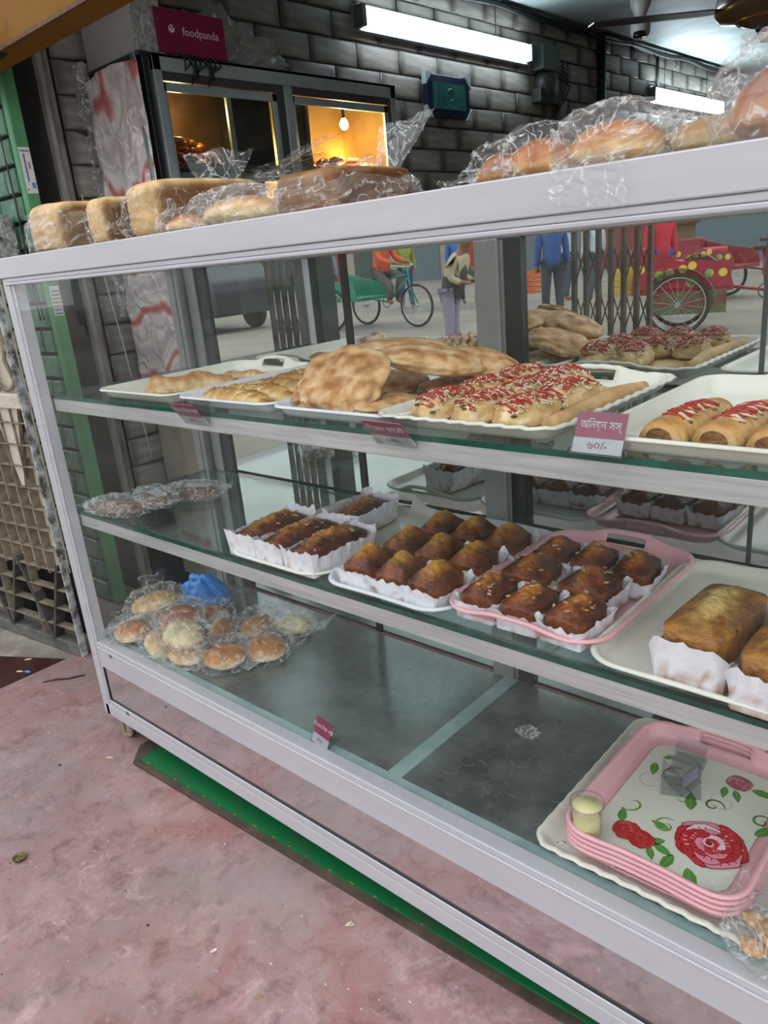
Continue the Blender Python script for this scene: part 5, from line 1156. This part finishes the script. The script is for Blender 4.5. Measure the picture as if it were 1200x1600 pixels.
# ------------------------------------------------------------------ behind the viewer: what the mirrors show
def wheel(parent, x, y, z, R=.35, w=.02):
    t = MB().tube([(R*cos(q), 0, R*sin(q)) for q in [2*pi*k/36 for k in range(36)]], .022, 8, closed=True).obj('wheel', mat('black_tyre', '#26241f', .7), parent, smooth=True); t.location = (x, y, z)
    MB().tube([((R-.03)*cos(q), 0, (R-.03)*sin(q)) for q in [2*pi*k/36 for k in range(36)]], .010, 6, closed=True).obj('rim', mat('bright_rim', '#b9b9b6', .3, .6), t, smooth=True)
    b = MB(); b.lathe([(0,-.05),(.028,-.05),(.03,.05),(0,.05)], 12, axis='Y')
    for k in range(18): q = 2*pi*k/18; b.tube([(.02*cos(q), .03*(-1)**k, .02*sin(q)), ((R-.03)*cos(q+.2), 0, (R-.03)*sin(q+.2))], .0025, 4)
    stuff(b.obj('spokes', mat('bright_rim', '#b9b9b6'), t)); return t
def rick(label, x, y, rz, body, seat, kind):
    t = thing('cycle_rickshaw', label, 'rickshaw', (x, y, SZ), (0, 0, rz)); M1 = mat(body+'_panel', body, .4, c2=seat, scale=7, lo=.55, hi=.8); FR = mat(body+'_frame', body, .4)
    wheel(t, 0, .46, .37); wheel(t, 0, -.46, .37); wheel(t, 1.65, 0, .37)
    MB().box(-.55, .62, -.40, .40, .50, .56).obj('platform', FR, t, bev=.01)
    for s in (-1, 1):
        MB().add([(-.55,s*.40,.56),(.62,s*.40,.56),(.55,s*.40,.80),(.1,s*.40,.86),(-.5,s*.40,1.0),(-.55,s*.42,.56),(.62,s*.42,.56),(.55,s*.42,.80),(.1,s*.42,.86),(-.5,s*.42,1.0)], [(0,1,2,3,4),(5,6,7,8,9)] + [(i, (i+1) % 5, 5+(i+1) % 5, 5+i) for i in range(5)]).obj('side_panel', M1, t)
        if kind == 'red':
            MB().grid(lambda u, v: (.43*cos(pi*(.08+.8*u)), s*.46 + .07*(v-.5), .37 + .43*sin(pi*(.08+.8*u))), 16, 2).obj('fender', mat('chrome_fender', '#b9a9a4', .25, .6), t, solid=.006)
    MB().box(-.5, -.42, -.38, .38, .56, 1.05 if kind == 'red' else .8).obj('seat_back', M1, t, bev=.02)
    if kind == 'red':
        MB().box(-.42, .05, -.38, .38, .75, .87).obj('seat', mat('red_vinyl', '#c2404a', .4), t, bev=.03)
        MB().grid(lambda u, v: (-.55 - .12*sin(pi*v), -.43 + .86*u, .95 + .45*v + .05*sin(6*pi*v)), 6, 20).obj('folded_hood', mat('patterned_hood', '#4a5a34', .6, c2='#8a4a3a', scale=12), t, solid=.01)
        b = MB(); rr = random.Random(3)
        for k in range(10):
            b.lathe([(0,-.003),(.05,-.003),(.05,.003),(0,.003)], 10, (rr.uniform(-.45,.5), .425, rr.uniform(.6,.85)), axis='Y')
        stuff(b.obj('painted_flowers', mat('painted_flower', '#d9c04a', .5, c2='#4a9a4a', scale=3, lo=.45, hi=.55), t))
        MB().box(-.35, .55, .38, .43, .25, .52).obj('skirt_panel', mat('painted_skirt', '#7c2a30', .5, c2='#3f7a48', scale=8), t)
    for p, r in (([(.6,0,.52),(1.0,0,.45),(1.5,0,.85)], .022), ([(1.0,0,.45),(.95,0,.92)], .02), ([(.95,0,.85),(1.48,0,.90)], .02), ([(1.48,0,1.02),(1.52,0,.75),(1.65,.05,.37)], .016), ([(1.52,0,.75),(1.65,-.05,.37)], .016)):
        MB().tube(p, r, 8).obj('frame_tube', FR, t, smooth=True)
    MB().tube([(1.35,-.28,1.08),(1.45,-.2,1.05),(1.47,0,1.03),(1.45,.2,1.05),(1.35,.28,1.08)], .013, 8).obj('handlebar', mat('bright_rim', '#b9b9b6'), t, smooth=True)
    MB().box(.83, 1.07, -.08, .08, .92, .98).obj('saddle', mat('brown_saddle', '#3a2a20', .5), t, bev=.02)
    MB().tube([(1.0+.09*cos(q),.06,.45+.09*sin(q)) for q in [2*pi*k/14 for k in range(14)]], .008, 5, closed=True).obj('chainring', mat('dark_iron', '#3a3632', .5), t)
    return t
rick('green painted cycle rickshaw out on the street, seen in the mirrors', -8.6, -9.0, .0, '#1f7a5c', '#2f9a74', 'green')
rick('red decorated cycle rickshaw out on the street, seen in the mirrors', -2.05, -8.3, -.35, '#9c2233', '#c23a46', 'red')
rick('second decorated rickshaw farther out on the street', -3.2, -12.8, .2, '#8a2a3a', '#c2a03a', 'red')
def skinmesh(name, V, E, R, m, parent, sub=1):
    me = bpy.data.meshes.new(name); me.from_pydata(V, E, []); o = bpy.data.objects.new(name, me); COL.objects.link(o); o.parent = parent; me.materials.append(m)
    sk = o.modifiers.new('skin', 'SKIN'); sk.use_smooth_shade = True
    for i, v in enumerate(me.skin_vertices[0].data): v.radius = (R[i], R[i]); v.use_root = (i == 0)
    if sub: s = o.modifiers.new('sub', 'SUBSURF'); s.levels = 1; s.render_levels = sub
    return o
def person(label, x, y, rz, shirt, pants, pose='stand', lean=0, z=SZ, hair='#1c1715', vest=None, seatz=.95):
    t = thing('person', label, 'person', (x, y, z), (0, 0, rz)); sk = mat('brown_skin', '#8a5a40', .5)
    def tr(p):  # lean forward (+x) about the hips
        X, Y, Z = p; h = seatz if pose == 'sit' else .92
        if Z <= h: return (X, Y, Z)
        d = Z-h; return (X + d*sin(lean), Y, h + d*cos(lean))
    hz = seatz if pose == 'sit' else .92
    T0 = [(0,0,hz), (0,0,hz+.25), (0,0,hz+.46), (0,0,hz+.55), (.01,0,hz+.62), (.02,0,hz+.70), (.01,0,hz+.76)]; RT = [.10,.10,.12,.055,.075,.095,.07]
    V = [tr(p) for p in T0]; E = [(i, i+1) for i in range(6)]; R = list(RT)
    arms = {}; legs = {}
    for s in (-1, 1):
        if pose == 'stand': A = [(0,s*.17,hz+.46),(.03,s*.21,hz+.20),(.22,s*.18,hz+.12),(.29,s*.17,hz+.12)]; L = [(0,s*.09,hz-.04),(.02*s,s*.11,.48),(-.02*s,s*.12,.07),(.12-.02*s,s*.13,.03)]
        elif pose == 'relax': A = [(0,s*.17,hz+.46),(0,s*.22,hz+.18),(.05,s*.23,hz-.06),(.07,s*.22,hz-.13)]; L = [(0,s*.09,hz-.04),(.05*s,s*.11,.48),(-.02*s,s*.12,.07),(.12-.02*s,s*.13,.03)]
        else: A = [(0,s*.17,hz+.46),(.15,s*.22,hz+.22),(.42,s*.18,hz+.14),(.50,s*.17,hz+.14)]; L = [(0,s*.09,hz-.02),(.36,s*.13,hz-.08-.1*(s+1)),(.25,s*.12,hz-.50),(.36,s*.12,hz-.54)]
        A = [tr(p) for p in A]; i0 = len(V); V += A; R += [.06,.042,.033,.04]; E += [(2, i0), (i0, i0+1), (i0+1, i0+2), (i0+2, i0+3)]
        i0 = len(V); V += L; R += [.088,.062,.042,.045]; E += [(0, i0), (i0, i0+1), (i0+1, i0+2), (i0+2, i0+3)]; arms[s] = A; legs[s] = L
        for f in range(5):
            hx, hy, hzz = A[3]; i1 = len(V); V += [(hx+.03, hy + (f-2)*.016, hzz - (.0 if f else .01)), (hx+.075 - .012*abs(f-2), hy+(f-2)*.018, hzz-.02)]; R += [.011, .008]; E += [(i0-1, i1), (i1, i1+1)]
    skinmesh('body', V, E, R, sk, t)
    Vs = [tr((0,0,hz-.12)), tr((0,0,hz+.22)), tr((0,0,hz+.45)), tr((0,0,hz+.52))]; Rs = [.165,.15,.155,.075]; Es = [(0,1),(1,2),(2,3)]
    for s in (-1, 1):
        i0 = len(Vs); Vs += arms[s][:3]; Rs += [.075,.058,.045]; Es += [(2,i0),(i0,i0+1),(i0+1,i0+2)]
    skinmesh('shirt', Vs, Es, Rs, mat('cloth_'+shirt, shirt, .8), t)
    if vest: skinmesh('waistcoat', [tr((0,0,hz-.16)), tr((0,0,hz+.2)), tr((0,0,hz+.44))], [(0,1),(1,2)], [.19,.175,.185], mat('cloth_'+vest, vest, .8), t)
    Vp = [(0,0,hz-.0)]; Rp = [.115]; Ep = []
    for s in (-1, 1): i0 = len(Vp); Vp += legs[s][:3]; Rp += [.105,.078,.06]; Ep += [(0,i0),(i0,i0+1),(i0+1,i0+2)]
    skinmesh('trousers', Vp, Ep, Rp, mat('cloth_'+pants, pants, .8), t)
    h = tr((.0,0,hz+.735)); b = MB(); blob(b, .108, .10, .085, 3, hair, hair, amp=.08, flat=.4); o = b.obj('hair', mat('hair_'+hair, hair, .8), t, smooth=True); o.location = (h[0]-.015, h[1], h[2]-.01)
    f = tr((.10,0,hz+.69)); b = MB()
    for s in (-1, 1): b.lathe([(0,-.006),(.012,0),(0,.006)], 8, (f[0], f[1]+s*.033, f[2]+.012))
    b.obj('eyes', mat('dark_eye', '#120d0b', .3), t); b = MB(); b.lathe([(0,-.02),(.014,-.012),(.01,.01),(0,.02)], 8, (f[0]+.014, f[1], f[2]-.015)); b.box(f[0]-.004, f[0]+.010, f[1]-.022, f[1]+.022, f[2]-.052, f[2]-.044); b.obj('nose_and_mouth', mat('brown_skin', '#8a5a40'), t); return t
person('man in a brown waistcoat and beige sleeves bent over goods, seen in the mirror', -3.75, -5.75, -.2, '#b3a78c', '#8f869c', 'stand', .36, vest='#4a423e').scale = (.88, .88, .86)
person('rickshaw driver in an orange shirt seated on the green rickshaw', -7.75, -9.0, 0, '#c9563a', '#5a534e', 'sit', .25, seatz=.98)
person('man in a pale kurta standing far out on the street', -6.45, -13.4, -.5, '#c9d0d4', '#4a5462', 'relax')
for (x, y, s, p, l) in ((-10.2, -12.6, '#8a8a3a', '#2a4a8a', 'olive shirt and blue trousers'), (-9.3, -13.4, '#3a6aa8', '#24345a', 'bright blue shirt'), (-8.4, -13.9, '#d9d4c8', '#2a4a8a', 'white shirt and blue trousers'), (-7.9, -12.4, '#a83a3a', '#3a3a44', 'red shirt'), (-3.1, -10.2, '#c02a3a', '#3a5aa0', 'crimson shirt by the red rickshaw')):
    person('passer-by in ' + l + ' across the street', x, y, .6, s, p, 'relax')
t = thing('parked_van', 'dark grey van parked on the street left of the green rickshaw', 'van', (-13.2, -8.6, SZ)); VB = mat('dark_van_paint', '#33373c', .3)
MB().add([(-2,-.8,.35),(2,-.8,.35),(2,.8,.35),(-2,.8,.35),(-2,-.8,1.1),(2.0,-.8,1.05),(2.0,.8,1.05),(-2,.8,1.1),(-1.95,-.75,1.9),(1.1,-.75,1.9),(1.1,.75,1.9),(-1.95,.75,1.9)], [(0,3,2,1),(0,1,5,4),(1,2,6,5),(2,3,7,6),(3,0,4,7),(4,5,9,8),(5,6,10,9),(6,7,11,10),(7,4,8,11),(8,9,10,11)]).obj('van_body', VB, t, bev=.05)
for x in (-1.7, -.75, .2): MB().box(x, x+.8, .755, .80, 1.2, 1.75).obj('side_window', mat('dark_pane', '#2f3a40', .1), t)
for x in (-1.3, 1.3):
    for y in (-.75, .75): MB().lathe([(0,-.1),(.30,-.1),(.32,-.07),(.32,.07),(.30,.1),(0,.1)], 24, (x, y, .32), axis='Y').obj('wheel', mat('black_tyre', '#26241f', .7), t)
rr = random.Random(31)
for k, (x, y) in enumerate(((-5.4,-15.2), (-4.7,-15.0), (-4.9,-14.2), (-5.6,-14.4), (-8.9,-16.0), (-9.6,-15.7))):
    t = thing('street_crate', ['red', 'blue', 'green', 'yellow', 'orange', 'white'][k] + ' plastic crate of goods beside the road', 'crate', (x, y, SZ), (0, 0, rr.random())); m = mat('crate_%d' % k, ['#a83238','#2f5fa8','#3a7a4a','#c9a43a','#c9683a','#c9c9c4'][k], .5)
    MB().box(-.3,.3,-.25,.25,0,.04).obj('base', m, t)
    for j in range(4): MB().box(-.3,.3,-.25,-.22,.08+.12*j,.16+.12*j).box(-.3,.3,.22,.25,.08+.12*j,.16+.12*j).box(-.3,-.27,-.22,.22,.08+.12*j,.16+.12*j).box(.27,.3,-.22,.22,.08+.12*j,.16+.12*j).obj('slat_ring', m, t)
    for sx in (-.285,.285):
        for sy in (-.235,.235): MB().box(sx-.016,sx+.016,sy-.016,sy+.016,.04,.56).obj('corner_post', m, t)
for (x, y, s, p, l) in ((-6.9,-11.4,'#d9a03a','#3a3f4a','mustard shirt'), (-4.6,-9.6,'#2f4f8a','#3a3f4a','navy shirt near the middle of the road'), (-11.2,-11.0,'#7a8a94','#2c2c30','grey shirt behind the van'), (-5.2,-12.2,'#b8c4cc','#4a5462','pale blue shirt'), (-1.2,-10.9,'#c98a3a','#4a2a2a','orange-brown kurta behind the red rickshaw')):
    person('passer-by in ' + l + ', walking on the street', x, y, 2.4 + x, s, p, 'relax')
# folding lattice gates at the shop front, pushed aside
def gate(label, x0, x1, y):
    t = thing('folding_gate', label, 'gate', (x0, y, FZ)); n = 6; w = (x1-x0)
    m = mat('dusty_gate_iron', '#6b6459', .6, c2='#4a443c', scale=8)
    for k in range(n+1):
        q = MB().box(w*k/n-.008, w*k/n+.008, -.012, .012, 0, 2.2).obj('upright', m, t)
    for j in range(11):
        for k in range(n):
            for s in (-1, 1):
                z0 = .05 + .19*j; a, c = (z0, z0+.17) if s > 0 else (z0+.17, z0)
                MB().add([(w*k/n,-.004+s*.006,a-.008),(w*(k+1)/n,-.004+s*.006,c-.008),(w*(k+1)/n,-.004+s*.006,c+.008),(w*k/n,-.004+s*.006,a+.008)], [(0,1,2,3)]).obj('lattice_strap', m, t, solid=.003)
    return t
gate('folded lattice gate stack on the left of the shop front behind the viewer', -1.05, -.75, -.75)
gate('folded lattice gate stack on the street side of the shop front', .28, .60, -1.25)
t = MB().box(-.74, -.66, -.80, -.70, FZ, 2.3).obj('gate_post', mat('dark_green_post', '#24332c', .5)); tag(t, 'dark green upright post beside the folded gate', 'post')
# far side of the street
for k, (x0, x1, h, c, c2) in enumerate(((-40,-28,7,'#8f8a80','#a8a296'), (-28,-19,9,'#a39a8a','#8f8474'), (-19,-9,6,'#b5aa98','#9c9080'), (-9,2,8,'#8a8f92','#767a7c'), (2,16,7,'#a59a86','#8c8270'))):
    t = thing('street_building', ['grey', 'tall tan', 'low sandy', 'blue-grey', 'ochre'][k] + ' shop building across the street', 'building', ((x0+x1)/2, -26, SZ)); w = (x1-x0)/2 - .1
    MB().box(-w, w, -3, 0, 0, h).obj('wall', mat('facade_%d' % k, c, .8, c2=c2, scale=1), t)
    nb = 3
    for i in range(nb):
        xx = -w + (i+.5)*2*w/nb
        MB().box(xx-w/nb*.75, xx+w/nb*.75, -.02, .05, 0, 2.5).obj('shutter', mat('shop_shutter_%d' % ((i+k) % 3), ['#5c6a70', '#7a3a34', '#3c4a44'][(i+k) % 3], .6), t)
        MB().box(xx-w/nb*.8, xx+w/nb*.8, .02, .25, 2.6, 3.1).obj('signboard', mat('signboard_%d' % ((i*2+k) % 3), ['#b03a34', '#2f5a9c', '#c9a03a'][(i*2+k) % 3], .5), t)
        for zz in range(4, int(h)-1, 2):
            f = MB().box(xx-.6, xx+.6, -.02, .04, zz, zz+1.1).obj('window', mat('window_frame', '#c9c4b8', .5), t); MB().box(xx-.5, xx+.5, .03, .045, zz+.08, zz+1.02).obj('pane', mat('dark_pane', '#2f3a40', .1), f)
